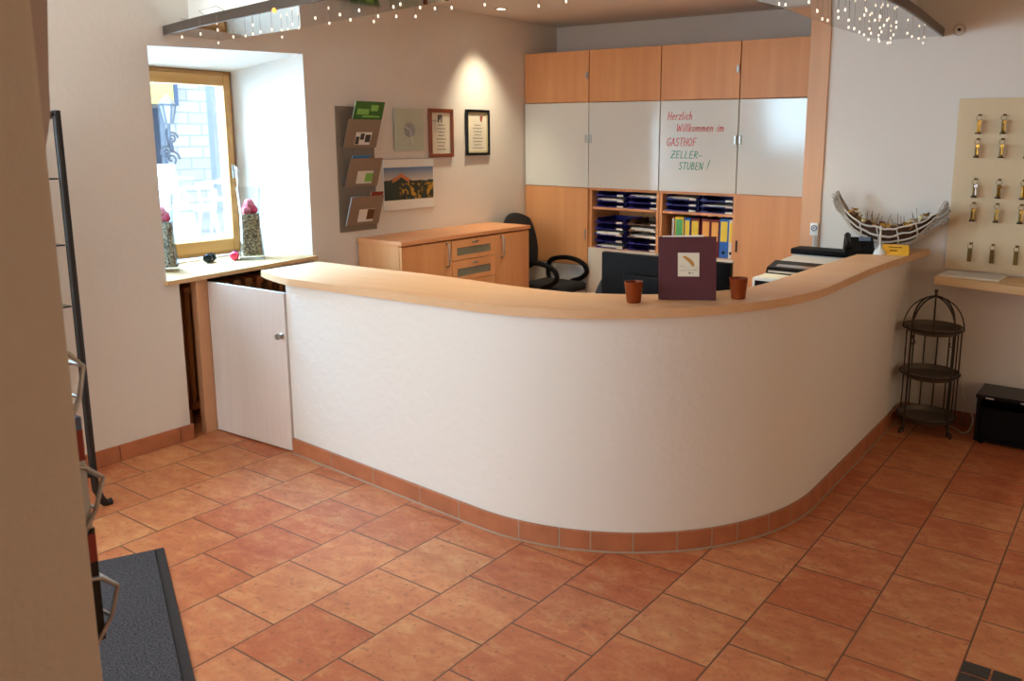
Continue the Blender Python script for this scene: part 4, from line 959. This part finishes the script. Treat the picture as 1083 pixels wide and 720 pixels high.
for mm, nn in (('leaf_brown', 70), ('leaf_ochre', 60), ('leaf_pale', 16)):
    b = MB()
    for k in range(nn):
        s = random.uniform(-.72, .72); w_ = .072*(1-abs(s)**2.2); base = .075+.15*abs(s)**2.2
        c = Vector((.295*s, random.uniform(-w_, w_), base+random.uniform(0, .075)))
        if mm == 'leaf_pale': b.ball(c+Vector((0, 0, .01)), random.uniform(.008, .015), 2); continue
        R3 = Matrix.Rotation(random.uniform(0, 6.28), 3, 'Z') @ Matrix.Rotation(random.uniform(-.9, .9), 3, 'X') @ Matrix.Rotation(random.uniform(-.9, .9), 3, 'Y'); l = random.uniform(.018, .032)
        o2 = [(-l, 0, 0), (-l*.3, l*.45, .004), (l*.5, l*.35, 0), (l, 0, .006), (l*.5, -l*.35, .002), (-l*.3, -l*.45, 0)]
        A = [c+R3 @ Vector(p) for p in o2]; B2 = [p+R3 @ Vector((0, 0, .0015)) for p in A]
        va = [b.bm.verts.new(p) for p in A]; vb = [b.bm.verts.new(p) for p in B2]
        b.bm.faces.new(va[::-1]); b.bm.faces.new(vb)
        for i in range(6): b.bm.faces.new((va[i], va[(i+1) % 6], vb[(i+1) % 6], vb[i]))
    for k in range(14 if mm == 'leaf_brown' else 0):
        s = random.uniform(-.6, .6); c = Vector((.295*s, random.uniform(-.05, .05), .12+.12*abs(s)**2)); b.tube([c, c+Vector((random.uniform(-.03, .03), random.uniform(-.02, .02), random.uniform(.05, .09)))], .0014, 5)
    p = b.build({'leaf_brown': 'dried_leaves', 'leaf_ochre': 'ochre_leaves', 'leaf_pale': 'seed_pods'}[mm], mm, t); p['kind'] = 'stuff'
# round sensor on the wooden post
t = thing('wall_thermostat', 'small white device with a dark ring on the wooden post', 'thermostat', (-1.722, YK-.0125, 1.085))
b = MB(); b.box((-.026, -.016, -.035), (.026, 0, .045), .008); b.build('housing', 'white', t, smooth=40)
b = MB(); b.lathe([(.0135, 0), (.0175, .001), (.019, .0025), (.0175, .004), (.0135, .005), (.0135, 0)], n=28); q = b.build('ring', 'slate_blue', t, smooth=50); q.rotation_euler = (PI/2, 0, 0); q.location = (.002, -.0155, .012)
b = MB(); b.rod((.002, -.0162, .012), (.002, -.018, .012), .004, n=12); b.build('lens', 'black', t)
b = MB(); b.box((-.006, -.008, -.12), (.006, 0, -.0355)); b.box((.012, -.006, -.12), (.018, 0, -.0355)); b.build('cable_channel', 'offwhite', t)
# small round fitting on the wall over the key board
t = thing('wall_rosette', 'small dark round wall fitting above the key board near the canopy', 'wall fitting', (-.986, YK, 2.232))
b = MB(); b.tube([(.030*math.cos(a), -.004, .030*math.sin(a)) for a in [2*PI*i/28 for i in range(28)]], .0022, 6, closed=True); b.build('ring', plain('sand_ring', lin(176, 156, 138), .6), t, smooth=60)
b = MB(); b.rod((0, -.0005, 0), (0, -.014, 0), .007, n=14); b.build('screw_cap', 'black', t, smooth=40)

# ------------------------------------------------------------------ key board, keys, shelf
KZ = [1.768, 1.640, 1.422, 1.290, 1.064]; KX = [[-.840, -.718, -.596], [-.838, -.716, -.594], [-.832, -.712, -.592], [-.830, -.711, -.592], [-.826, -.713, -.594]]
t = thing('key_board', 'pale wooden board with rows of key hooks on the wall', 'key board', (-.6, YK, .9))
b = MB(); b.box((-.352, -.018, .012), (.37, -.001, .962), .002); b.build('board_panel', 'board', t)
for r in range(5):
    for c in range(3):
        x, z = KX[r][c]+.6, KZ[r]-.9
        b = MB(); b.tube([(x, -.0182, z+.004), (x, -.034, z+.004), (x, -.040, z-.002), (x, -.040, z+.010)], .0022, 6); b.box((x-.009, -.0205, z-.000), (x+.009, -.0182, z+.009), .001); b.build('hook', 'brass_old', t, smooth=60)
def make_key(kind):
    t = thing('room_key', '', 'key', (0, 0, 0))
    b = MB(); n = 20; b.tube([(.0135*math.cos(2*PI*i/n), .0, -.0115+.0135*math.sin(2*PI*i/n)) for i in range(n)], .0013, 6, closed=True); b.build('ring', 'brass_old', t, smooth=60)
    if kind == 'flat':
        b = MB(); b.box((-.011, -.002, -.098), (.011, .002, -.022), .001); b.build('fob', 'brass_old', t)
        b = MB(); b.box((-.003, -.0045, -.06), (.003, -.0022, -.024)); b.rod((0, -.0045, -.030), (0, -.0022, -.030), .009, n=14); b.build('key_blade', 'brass_old', t)
    else:
        b = MB(); b.lathe([(0, -.090), (.011, -.090), (.0105, -.086), (.008, -.079), (.0085, -.05), (.009, -.03), (.006, -.0255), (0, -.0255)], n=20); b.build('fob', 'brass' if kind == 'bright' else 'brass_old', t, smooth=40)
        b = MB(); b.lathe([(0, -.098), (.015, -.098), (.016, -.095), (.015, -.092), (.0112, -.0905), (0, -.0905)], n=20); b.build('fob_foot', 'felt', t, smooth=40)
        b = MB(); b.box((.006, -.0155, -.082), (.011, -.0135, -.03)); b.rod((.0085, -.0155, -.034), (.0085, -.0135, -.034), .0095, n=16); b.box((.011, -.0155, -.078), (.015, -.0135, -.073)); b.box((.011, -.0155, -.069), (.014, -.0135, -.065)); b.build('key_blade', 'chrome' if kind == 'silver' else 'brass', t)
    return t
RN = ['top', 'second', 'third', 'fourth', 'bottom']; CN = ['first', 'second', 'third']
protos = {}
for r in range(5):
    for c in range(3):
        kind = 'flat' if r == 4 else 'silver' if (r, c) == (2, 0) else 'bright' if (r, c) in ((0, 0), (2, 2)) else 'plain'
        col = {'flat': 'flat brass tag key', 'silver': 'brass fob key with silver blade', 'bright': 'bright gold fob key', 'plain': 'dull brass fob key'}[kind]
        loc = (KX[r][c], YK-.040, KZ[r]+.0005); lab = '%s, %s row of the key board, %s from the counter' % (col, RN[r], CN[c])
        if kind in protos: o = dup(protos[kind], loc, random.uniform(-.25, .25), lab)
        else: o = protos[kind] = make_key(kind); o.location = loc; o['label'] = lab
        o['group'] = 'room keys on the key board'
t = thing('wall_shelf', 'thick light wooden shelf on the wall below the key board', 'shelf', (-.55, 5.0, .85))
b = MB(); b.prism([(x+.55, y-5.0) for x, y in ((-.957, 4.945), (-.504, 4.830), (.02, 4.70), (.02, YK-.002), (-.957, YK-.002))], .006, .050); b.build('shelf_board', 'shelf_wood', t, bevel=.002)
for x in (.22, .52):
    b = MB(); b.prism([(x-.01, .0), (x+.01, .0), (x+.01, .197), (x-.01, .197)], -.012, .0055); b.prism([(x-.01, .185), (x+.01, .185), (x+.01, .197), (x-.01, .197)], -.12, -.0125); b.build('bracket', 'steel', t)
t = thing('writing_pad', 'pale grey writing pad lying on the wooden shelf under the keys', 'pad', (-.78, 5.06, .9003), -.05)
b = MB(); b.box((-.155, -.108, 0), (.150, .105, .009), .001); b.build('sheets', 'cream', t)
b = MB(); b.box((-.155, -.1085, .0092), (.150, .1055, .0105), .0003); b.build('cover_sheet', 'offwhite', t)

# ------------------------------------------------------------------ birdcage shaped shelf stand, black box, cable
SCX, SCY, SR = -.948, 4.985, .158
t = thing('birdcage_stand', 'dark iron birdcage shaped stand with three round trays beside the counter', 'shelf stand', (SCX, SCY, 0), .2)
for k in range(4):
    a = PI/4+PI/2*k; c, s = math.cos(a), math.sin(a)
    b = MB(); b.tube([(SR*c, SR*s, .012), (SR*c, SR*s, .30), (SR*c, SR*s, .595)]+[(SR*math.cos(e)*c, SR*math.cos(e)*s, .595+.185*math.sin(e)) for e in [PI/2*i/8 for i in range(1, 8)]]+[(.004*c, .004*s, .781)], .0048, 8); b.build('upright', 'stand_metal', t, smooth=60)
    b = MB(); P = [(SR*c, SR*s, .10), ((SR+.010)*c, (SR+.010)*s, .05), ((SR+.018)*c, (SR+.018)*s, .016)]+[((SR+.018+.016*math.sin(e))*c, (SR+.018+.016*math.sin(e))*s, .023-.016*math.cos(e)) for e in [.6, 1.3, 2.0, 2.8, 3.6, 4.4]]
    b.tube(P, .005, 7); b.build('foot', 'stand_metal', t, smooth=60)
for k in range(4):
    a = PI/2*k; c, s = math.cos(a), math.sin(a)
    b = MB(); b.tube([(SR*math.cos(e)*c, SR*math.cos(e)*s, .595+.185*math.sin(e)) for e in [PI/2*i/8 for i in range(0, 8)]]+[(.004*c, .004*s, .781)], .0036, 7); b.build('dome_wire', 'stand_metal', t, smooth=60)
for k in range(7):
    a = PI*(.06+.88*k/6)-.2; c, s = math.cos(a), math.sin(a)
    b = MB(); b.rod((.148*c, .148*s, .10), (.148*c, .148*s, .60), .0042, n=7); b.build('back_rod', 'stand_metal', t, smooth=60)
for z in (.595, .335, .085):
    b = MB(); b.lathe([(0, z-.018), (.128, z-.018), (.140, z-.012), (.150, z+.016), (.1535, z+.018), (.1535, z+.022), (.147, z+.022), (.136, z-.006), (.124, z-.010), (0, z-.010)], n=40); b.build('tray', 'stand_tray', t, smooth=50)
    b = MB(); b.tube([(SR*math.cos(2*PI*i/40), SR*math.sin(2*PI*i/40), z+.010) for i in range(40)], .005, 7, closed=True); b.build('hoop', 'stand_metal', t, smooth=60)
b = MB(); b.lathe([(0, .775), (.012, .777), (.013, .784), (.008, .79), (.006, .80), (.011, .808), (.009, .818), (0, .822)], n=16); b.build('finial', 'stand_metal', t, smooth=50)
for sx in (-1, 1):
    b = MB(); b.tube([(sx*.10, -.125, .577), (sx*.11, -.128, .545), (sx*.10, -.130, .525), (sx*.085, -.130, .535), (sx*.09, -.129, .55)], .0035, 6); b.build('scroll', 'stand_metal', t, smooth=60)
t = thing('black_floor_box', 'low glossy black box with open front on the tiles under the key shelf', 'box', (-.45, 5.05, 0))
b = MB(); b.box((-.235, -.115, .012), (-.215, .125, .255)); b.box((.215, -.115, .012), (.235, .125, .255)); b.box((-.215, -.115, .012), (.215, .125, .03)); b.box((-.215, .11, .03), (.215, .125, .255)); b.box((-.24, -.135, .2555), (.24, .128, .280), .006); b.build('casing', 'gloss_black', t, bevel=.002)
b = MB(); b.box((-.2145, -.095, .0305), (.2145, -.088, .2))  ; b.build('inner_panel', 'black', t)
b = MB(); b.hexa([(.02, -.0965, .12), (.085, -.0965, .12), (.085, -.0955, .12), (.02, -.0955, .12)], [(.02, -.0965, .19), (.085, -.0965, .19), (.085, -.0955, .19), (.02, -.0955, .19)]); b.build('label_plate', 'ink_dark', t)
b = MB(); b.box((-.19, -.1365, .262), (-.15, -.1352, .270)); b.box((-.02, -.1365, .262), (.05, -.1352, .270)); b.build('badge', 'steel', t)
for x in (-.2, .2):
    for y in (-.09, .1):
        b = MB(); b.rod((x, y, 0), (x, y, .0118), .014, n=12); b.build('foot', 'black', t)
b = MB(); b.tube(catmull([(-.80, 5.168, .32), (-.79, 5.160, .20), (-.755, 5.150, .13), (-.725, 5.13, .075), (-.728, 5.09, .02), (-.755, 5.04, .006), (-.80, 5.10, .005), (-.88, 5.155, .005)], 8), .004, 6)
tag(b.build('power_cable', 'cream', None, smooth=60), 'thin pale cable curling on the floor behind the birdcage stand', 'cable')

# ------------------------------------------------------------------ wire brochure holder on the pier, display stand, doormat
t = thing('wire_brochure_rack', 'wire brochure rack hanging on the far side of the plastered wall pier', 'brochure rack', (-1.52, .584, .7))
for x in (-.115, .115):
    b = MB(); b.tube([(x, .010, .02), (x, .010, 1.28)], .004, 7); b.build('upright', 'steel', t, smooth=60)
for (z0, dz) in ((.61, 0), (.415, 0), (.215, 0)):
    b = MB()
    ex = {.61: (.044, .065), .415: (.052, .078), .215: (.059, .084)}[z0]
    for x in (-.120, .120):
        b.tube([(x, .012, z0+.005), (x, ex[0], z0-.010), (x, ex[1], z0-.035), (x, ex[0]+.010, z0-.085), (x, .028, z0-.140), (x, .012, z0-.15)], .0038, 7)
    b.tube([(-.120, ex[1], z0-.035), (.120, ex[1], z0-.035)], .0038, 7); b.tube([(-.120, .028, z0-.140), (.120, .028, z0-.140)], .0038, 7); b.tube([(-.120, ex[0]+.010, z0-.085), (.120, ex[0]+.010, z0-.085)], .003, 7)
    b.build('wire_pocket', 'steel', t, smooth=60)
b = MB()
pf = [(.002, .895), (.026, .900), (.044, .925), (.055, .97), (.058, 1.02), (.073, 1.2), (.078, 1.28), (.002, 1.28)]
A = [b.bm.verts.new((-.125, y, z)) for y, z in pf]; B2 = [b.bm.verts.new((.120, y, z)) for y, z in pf]
b.bm.faces.new(A[::-1]); b.bm.faces.new(B2)
for i in range(8): b.bm.faces.new((A[i], A[(i+1) % 8], B2[(i+1) % 8], B2[i]))
b.build('header_panel', plain('grey_mauve_panel', lin(196, 176, 164), .5, var=.04), t, smooth=30)
for (z0, zr0, zr1, z1, m0, m2, lab) in ((.990, 1.115, 1.168, 1.190, 'offwhite', 'slate_blue', 'grey booklet with red and blue bands in the wire rack on the pier'), (.79, .935, .985, .995, 'felt', 'ink_dark', 'dark booklet with a red band in the lowest wire pocket on the pier')):
    t = thing('booklet', lab, 'booklet', (-1.515, .6185 if z0 > .9 else .6215, z0), 0, 'booklets in the wire rack')
    b = MB(); b.box((-.1, 0, 0), (.108, .022, zr0-z0)); b.build('cover', m0, t)
    b = MB(); b.box((-.1, 0, zr0-z0+.0003), (.108, .0222, zr1-z0)); b.build('red_band', 'brick_red', t)
    b = MB(); b.box((-.1, 0, zr1-z0+.0003), (.108, .022, z1-z0)); b.build('top_band', m2, t)
t = thing('display_stand', 'tall black metal display stand with glass shelves against the plastered left wall', 'display stand', (-3.78, 1.4, 0))
for y in (-.33, .335):
    b = MB(); b.tube(catmull([(.030, y+.065 if y > 0 else y-.065, .012), (.030, y+.035 if y > 0 else y-.035, .016), (.030, y+.012 if y > 0 else y-.012, .07), (.030, y, .18), (.030, y, .9), (.030, y, 1.74)], 8), .0165, 8); b.build('post', 'black_metal', t, smooth=60)
    b = MB(); b.tube(catmull([(-.35, y, .012), (-.345, y, .03), (-.34, y, .2), (-.34, y, 1.70)], 6), .012, 8); b.build('rear_post', 'black_metal', t, smooth=60)
for x, z, r in ((.03, 1.725, .011), (.03, .165, .013), (-.34, 1.69, .011)):
    b = MB(); b.rod((x, -.33, z), (x, .335, z), r); b.build('crossbar', 'black_metal', t, smooth=40)
for y in (-.33, .335):
    for z0, z1 in ((.165, .165), (1.69, 1.72)):
        b = MB(); b.rod((-.34, y, z0), (.03, y, z1), .010); b.build('side_bar', 'black_metal', t, smooth=40)
for z in (1.459, 1.183, .921, .674):
    b = MB(); b.box((-.335, -.312, z), (.028, .316, z+.006)); q = b.build('glass_shelf', 'shelf_glass', t)
    b = MB(); b.box((.0285, -.312, z), (.031, .316, z+.0065)); b.build('shelf_edge', 'black_metal', q)
b = MB(); b.box((-.332, -.315, .2), (-.326, .318, 1.68)); b.build('back_panel', 'clock_glass', t)
e1 = Vector((.905, -.426)); e2 = Vector((-.426, -.905)); A0 = Vector((-3.150, 1.697))
t = thing('doormat', 'dark grey ribbed doormat on the terracotta floor beside the plastered pier', 'doormat', (A0.x, A0.y, 0), math.atan2(e1.y, e1.x))
b = MB(); b.box((0, -.90, .0005), (1.5, 0, .005), .002); b.build('rubber_backing', 'mat_edge', t)
b = MB(); b.box((.012, -.865, .0052), (1.465, -.035, .010), .002); b.build('pile', 'mat', t)

# ------------------------------------------------------------------ fairy lights under the canopy
RB = [(-1.252, 3.64, 2.171), (-1.243, 3.685, 2.141), (-1.237, 3.738, 2.141), (-1.187, 3.714, 2.172), (-1.211, 3.797, 2.157), (-1.09, 3.497, 2.144), (-1.199, 3.904, 2.157), (-1.234, 4.024, 2.141), (-1.227, 4.086, 2.142), (-1.316, 4.471, 2.17), (-1.255, 4.343, 2.141), (-1.238, 4.369, 2.171), (-1.246, 4.428, 2.156), (-1.331, 4.693, 2.155), (-1.028, 3.567, 2.145), (-1.13, 3.898, 2.173), (-1.137, 4.09, 2.173), (-1.032, 3.784, 2.145), (-1.158, 4.259, 2.158), (-1.158, 4.288, 2.143), (-1.088, 4.062, 2.144), (-1.236, 4.532, 2.156), (-1.281, 4.699, 2.156), (-1.268, 4.668, 2.141), (-1.093, 4.126, 2.174), (-1.258, 4.842, 2.171), (-1.254, 4.775, 2.141), (-1.309, 5.039, 2.17), (-1.017, 3.99, 2.146), (-1.091, 4.286, 2.159), (-1.14, 4.438, 2.143), (-1.133, 4.673, 2.173), (-1.084, 4.568, 2.144), (-1.138, 4.942, 2.173), (-1.101, 4.902, 2.174), (-1.104, 4.9, 2.144), (-1.318, 3.381, 2.17), (-1.27, 3.324, 2.156), (-1.208, 3.41, 2.172), (-1.225, 3.565, 2.157)]
LB = [(-3.904, 2.411, 2.104), (-3.639, 2.338, 2.094), (-3.466, 2.311, 2.098), (-3.977, 2.651, 2.103), (-3.617, 2.491, 2.095), (-3.646, 2.577, 2.109), (-3.313, 2.382, 2.116), (-3.461, 2.485, 2.098), (-3.379, 2.466, 2.1), (-3.371, 2.52, 2.115), (-3.441, 2.627, 2.128), (-3.546, 2.708, 2.111), (-3.393, 2.624, 2.129), (-3.246, 2.538, 2.132), (-3.327, 2.635, 2.131), (-2.942, 2.416, 2.123), (-3.099, 2.621, 2.135), (-2.792, 2.417, 2.126), (-2.788, 2.467, 2.111), (-2.652, 2.393, 2.129), (-2.751, 2.56, 2.112), (-2.707, 2.544, 2.128), (-2.487, 2.417, 2.132), (-2.576, 2.518, 2.115), (-2.42, 2.388, 2.133), (-2.517, 2.566, 2.116), (-2.419, 2.492, 2.133), (-2.32, 2.469, 2.12), (-2.26, 2.496, 2.121), (-2.183, 2.597, 2.138), (-1.984, 2.673, 2.127), (-1.949, 2.803, 2.157)]
bulb_me = None
def lights(pts, label, c):
    global bulb_me
    t = thing('fairy_lights', label, 'string lights', c, 0, 'fairy lights under the canopy')
    C3 = Vector(c); b = MB(); srt = sorted(pts, key=lambda p: p[0]+p[1])
    b.tube([(p[0]-c[0], p[1]-c[1], cz(p[0])-c[2]+.0365+.002*math.sin(7*k)) for k, p in enumerate(srt)], .0015, 5)
    b.build('wire', 'taupe', t, smooth=60)
    for p in pts:
        if bulb_me is None:
            b = MB(); b.lathe([(0, -.009), (.003, -.007), (.0042, -.003), (.0036, .001), (.002, .004), (0, .004)], n=10); o = b.build('bulb', 'bulb', t, smooth=60); bulb_me = o.data
        else: o = bpy.data.objects.new('bulb', bulb_me); COL.objects.link(o); o.parent = t
        o.location = Vector(p)-C3
        b = MB(); b.rod((0, 0, .004), (0, 0, cz(p[0])-p[2]-.001), .0008, n=5); b.build('lead', 'taupe', o)
    return t
lights(RB, 'warm fairy lights hanging under the canopy near the wooden post and key board', (-1.2, 4.2, 2.2))
lights(LB, 'warm fairy lights hanging under the canopy near the window', (-3.0, 2.5, 2.15))
b = MB(); b.ball((-3.130, 2.358, 2.158), .011, 2, (1, .8, 1)); tag(b.build('orange_lamp', 'orange_bulb', None, smooth=60), 'single small orange lamp glowing on the bronze canopy edge', 'lamp')
# recessed downlights in the office ceiling
def downlight(x, y, label, en=62, sz=105, aim=None):
    t = thing('downlight', label, 'ceiling lamp', (x, y, ZO), 0, 'office ceiling downlights')
    b = MB(); b.lathe([(.034, -.0005), (.046, -.0005), (.046, -.004), (.036, -.007), (.032, -.003), (.034, -.0005)], n=28); b.build('trim_ring', 'steel', t, smooth=50)
    b = MB(); b.lathe([(0, -.003), (.0315, -.003), (.0315, -.001), (0, -.001)], n=24); b.build('lens', 'spot', t)
    l = bpy.data.lights.new('downlight_beam', 'SPOT'); l.energy = en; l.color = (1, .90, .66); l.spot_size = math.radians(sz); l.spot_blend = 1; l.shadow_soft_size = .03
    o = bpy.data.objects.new('downlight_beam', l); COL.objects.link(o); o.location = (x, y, ZO-.015)
    if aim: o.rotation_euler = (Vector(aim)-o.location).to_track_quat('-Z', 'Y').to_euler()
downlight(-3.942, 4.868, 'recessed downlight in the office ceiling close to the left wall', 66, 74, (-4.2, 5.0, 1.2))
for x, y, e_ in ((-2.95, 4.42, 66), (-2.15, 4.42, 56), (-2.75, 3.20, 62), (-2.25, 3.85, 22)):
    downlight(x, y, 'recessed downlight in the office ceiling hidden above the canopy', e_)

# ------------------------------------------------------------------ street outside the window
b = MB(); b.box((-22, -12, -.32), (-4.83, 30, .45)); struct(b.build('pavement', plain('pale_pavement', lin(206, 208, 212), .9, var=.06, scale=3)))
t = thing('stone_house', 'pale stone house front across the street beyond the window', 'house', (-12.2, 9, .45))
b = MB(); b.box((-.5, -9, 0), (0, 12, 7)); b.build('stone_wall', 'facade', t)
b = MB(); b.box((.001, -1.15, -.0), (.14, -.65, 6)); b.build('corner_pier', plain('blue_grey_pier', lin(168, 178, 194), .9, var=.15, scale=6), t)
for (y0, y1, z0, z1) in ((-3.0, -1.95, .20, 1.68), (-.28, .95, .09, 1.93)):
    b = MB(); b.box((.001, y0-.08, z0-.08), (.05, y1+.08, z0)); b.box((.001, y0-.08, z1), (.05, y1+.08, z1+.08)); b.box((.001, y0-.08, z0), (.05, y0, z1)); b.box((.001, y1, z0), (.05, y1+.08, z1)); b.box((.001, (y0+y1)/2-.03, z0), (.045, (y0+y1)/2+.03, z1)); f = b.build('window_surround', 'street_grey' if y0 < -1 else 'pale_blue', t)
    b = MB(); b.box((.002, y0, z0), (.02, y1, z1)); b.build('dark_pane' if y0 < -1 else 'pale_shutter', plain('street_pane', lin(70, 80, 96), .2) if y0 < -1 else 'paper', f)
t = thing('sign_box', 'yellow lit sign box on the house front outside the window', 'sign', (-11.9, 6.65, 2.24))
b = MB(); b.box((-.28, -.65, -.16), (.0, .50, .20), .01); b.build('sign_face', 'sign_yellow', t)
b = MB(); b.box((-.29, .501, -.18), (.01, .56, .24)); b.build('sign_end', 'slate_blue', t)
b = MB(); b.box((-.28, -.6, -.21), (-.02, .45, -.163)); b.build('sign_bracket', 'ink', t)
t = thing('street_lantern', 'wrought iron street lantern on a scroll bracket outside the window', 'lantern', (-11.2, 6.62, 1.82))
b = MB(); b.lathe([(.05, -.02), (.10, .22), (.115, .23), (.05, .32), (.02, .36), (0, .37)], n=6); b.build('lantern_glass', 'offwhite', t)
b = MB()
for k in range(6):
    a = 2*PI*k/6; b.rod((.052*math.cos(a), .052*math.sin(a), -.02), (.105*math.cos(a), .105*math.sin(a), .225), .013, n=6)
b.tube([(.11*math.cos(2*PI*i/12), .11*math.sin(2*PI*i/12), .225) for i in range(12)], .016, 6, closed=True); b.rod((0, 0, -.10), (0, 0, -.02), .02); b.build('lantern_cage', 'street_iron', t, smooth=40)
b = MB(); b.tube(catmull([(-1.0, .55, -.1), (-.6, .35, -.35), (-.2, .15, -.38), (0, 0, -.22), (0, 0, -.10)], 8), .022, 7)
for (cy_, czz, r_) in ((.12, -.42, .10), (.30, -.52, .13), (.38, -.22, .09)):
    b.tube([(-.2-cy_, cy_+r_*(1-i/26)*math.cos(i*.5), czz+r_*(1-i/26)*math.sin(i*.5)) for i in range(24)], .014, 6)
b.build('scroll_bracket', 'street_iron', t, smooth=60)
def garden_chair(loc, rz, label):
    t = thing('garden_chair', label, 'garden chair', loc, rz, 'white garden chairs on the street')
    b = MB(); b.box((-.22, -.22, .42), (.22, .22, .45), .01); b.build('seat', 'white', t)
    b = MB()
    for i in range(6): b.box((-.20+.072*i, .20, .46), (-.165+.072*i, .225, .86), 0, Matrix.Rotation(-.18, 3, 'X'), (0, .21, .45))
    b.box((-.22, .195, .84), (.22, .23, .90), .01, Matrix.Rotation(-.18, 3, 'X'), (0, .21, .45)); b.build('backrest', 'white', t)
    for sx in (-1, 1):
        for sy in (-1, 1):
            b = MB(); b.rod((sx*.19, sy*.19, .42), (sx*.23, sy*.24, 0), .022, .018, 8); b.build('leg', 'white', t)
        b = MB(); b.tube([(sx*.22, .20, .64), (sx*.23, -.1, .65), (sx*.23, -.2, .62), (sx*.21, -.2, .44)], .018, 7); b.build('armrest', 'white', t)
garden_chair((-8.35, 5.05, .45), 1.9, 'white plastic garden chair outside, nearest the blue-grey bollard')
garden_chair((-9.35, 6.15, .45), -.9, 'white plastic garden chair outside, farther along the street')
t = thing('garden_table', 'white round garden table between the chairs outside the window', 'table', (-9.25, 5.25, .45))
b = MB(); b.lathe([(0, .70), (.40, .70), (.42, .715), (.40, .73), (0, .73)], n=32); b.build('tabletop', 'white', t, smooth=40)
for k in range(4):
    a = PI/4+PI/2*k; b = MB(); b.rod((.12*math.cos(a), .12*math.sin(a), .70), (.34*math.cos(a), .34*math.sin(a), 0), .022, .02, 8); b.build('leg', 'white', t)
t = thing('street_bollard', 'blue-grey square stone bollard on the pavement outside the window', 'bollard', (-7.5, 4.50, .45))
b = MB(); b.hexa([(-.11, -.11, 0), (.11, -.11, 0), (.11, .11, 0), (-.11, .11, 0)], [(-.08, -.08, .50), (.08, -.08, .50), (.08, .08, .50), (-.08, .08, .50)]); b.build('shaft', plain('blue_grey_stone', lin(128, 140, 156), .9), t, bevel=.01)
b = MB(); b.box((-.095, -.095, .501), (.095, .095, .55), .015); b.build('cap', plain('blue_grey_cap', lin(140, 150, 164), .9), t)

# ------------------------------------------------------------------ light
wd = bpy.data.worlds.new('world'); SC.world = wd; wd.use_nodes = True
bg = wd.node_tree.nodes['Background']; bg.inputs['Color'].default_value = (.80, .90, 1.0, 1); bg.inputs['Strength'].default_value = 1.0
def area(name, loc, target, sx, sy, e, col):
    l = bpy.data.lights.new(name, 'AREA'); l.shape = 'RECTANGLE'; l.size = sx; l.size_y = sy; l.energy = e; l.color = col
    o = bpy.data.objects.new(name, l); COL.objects.link(o); o.location = loc
    o.rotation_euler = (Vector(target)-Vector(loc)).to_track_quat('-Z', 'Y').to_euler(); return o
# portal that guides skylight sampling through the visible window
p = area('window_portal', (-4.85, 2.71, 1.47), (0, 2.71, 1.47), 1.15, 1.2, 1, (1, 1, 1)); p.data.cycles.is_portal = True
# bright street and sky beyond the window
area('street_skylight', (-6.2, 2.2, 3.6), (-4.75, 2.71, 1.3), 3, 2, 2700, (.42, .76, 1.12))
area('street_daylight', (-7.5, .2, 1.9), (-4.75, 2.71, 1.45), 3, 3, 1450, (.60, .86, 1.04))
# daylight from the front window and the glazed entrance (both out of frame), then added fill lights
area('front_window_daylight', (-3.1, -2.5, 1.5), (-2.3, 2.6, 1.0), 1.8, 1.5, 92, (.95, 1, 1.05))
area('entrance_daylight', (-4.15, .3, 2.0), (-1.5, 2.6, 1.2), 1.2, 1.0, 62, (.58, .90, 1.12))
area('lobby_warm_fill', (2.5, 2.4, 1.25), (-1.1, 3.6, .95), 1.2, 1.2, 29, (1, .74, .47))  # unseen fill added to warm the counter's right leg
area('lobby_top_fill', (-3.2, 1.2, 2.75), (-3.2, 1.2, 0), 1, 1, 5, (1, .90, .84))  # unseen overhead fill added to brighten the left wall
area('bulkhead_fill', (-3.25, 2.505, 2.205), (-3.25, 2.64, 2.42), 1.7, .03, 1.3, (.92, 1, .98))  # no real strip: added above the canopy to brighten the bulkhead
sun = bpy.data.lights.new('sun', 'SUN'); sun.energy = 1.5; sun.angle = .02; so = bpy.data.objects.new('sun', sun); COL.objects.link(so)
so.rotation_euler = Vector((-.75, .35, -.75)).to_track_quat('-Z', 'Y').to_euler()

# ------------------------------------------------------------------ camera
cam = bpy.data.cameras.new('camera'); co = bpy.data.objects.new('camera', cam); COL.objects.link(co); SC.camera = co
FPX, CXP, CYP = 897.0913, 602.5675, 313.0129
Rt = Vector((.82415, .56636, .00520)); Fw = Vector((-.55633, .81044, -.18415)); 
pitch, roll, yaw = .1852, -.0052, -.6018
Fw = Vector((math.sin(yaw)*math.cos(pitch), math.cos(yaw)*math.cos(pitch), -math.sin(pitch)))
Rr = Vector((math.cos(yaw), -math.sin(yaw), 0)); D = Fw.cross(Rr)
R2 = math.cos(roll)*Rr+math.sin(roll)*D; D2 = -math.sin(roll)*Rr+math.cos(roll)*D
mw = Matrix((R2, -D2, -Fw)).transposed().to_4x4(); mw.translation = (0, 0, 1.64267); co.matrix_world = mw
cam.sensor_width = 23.5; cam.sensor_fit = 'HORIZONTAL'; cam.lens = FPX/1083*23.5
cam.shift_x = -(CXP-541.5)/1083; cam.shift_y = (CYP-360)/1083
cam.clip_start = .05; cam.clip_end = 100
cam.dof.use_dof = True; cam.dof.focus_distance = 3.3; cam.dof.aperture_fstop = 4.0
vs = SC.view_settings; vs.view_transform = 'Standard'; vs.look = 'None'; vs.gamma = 1; vs.use_curve_mapping = False; vs.exposure = 0
SC.cycles.max_bounces = 8
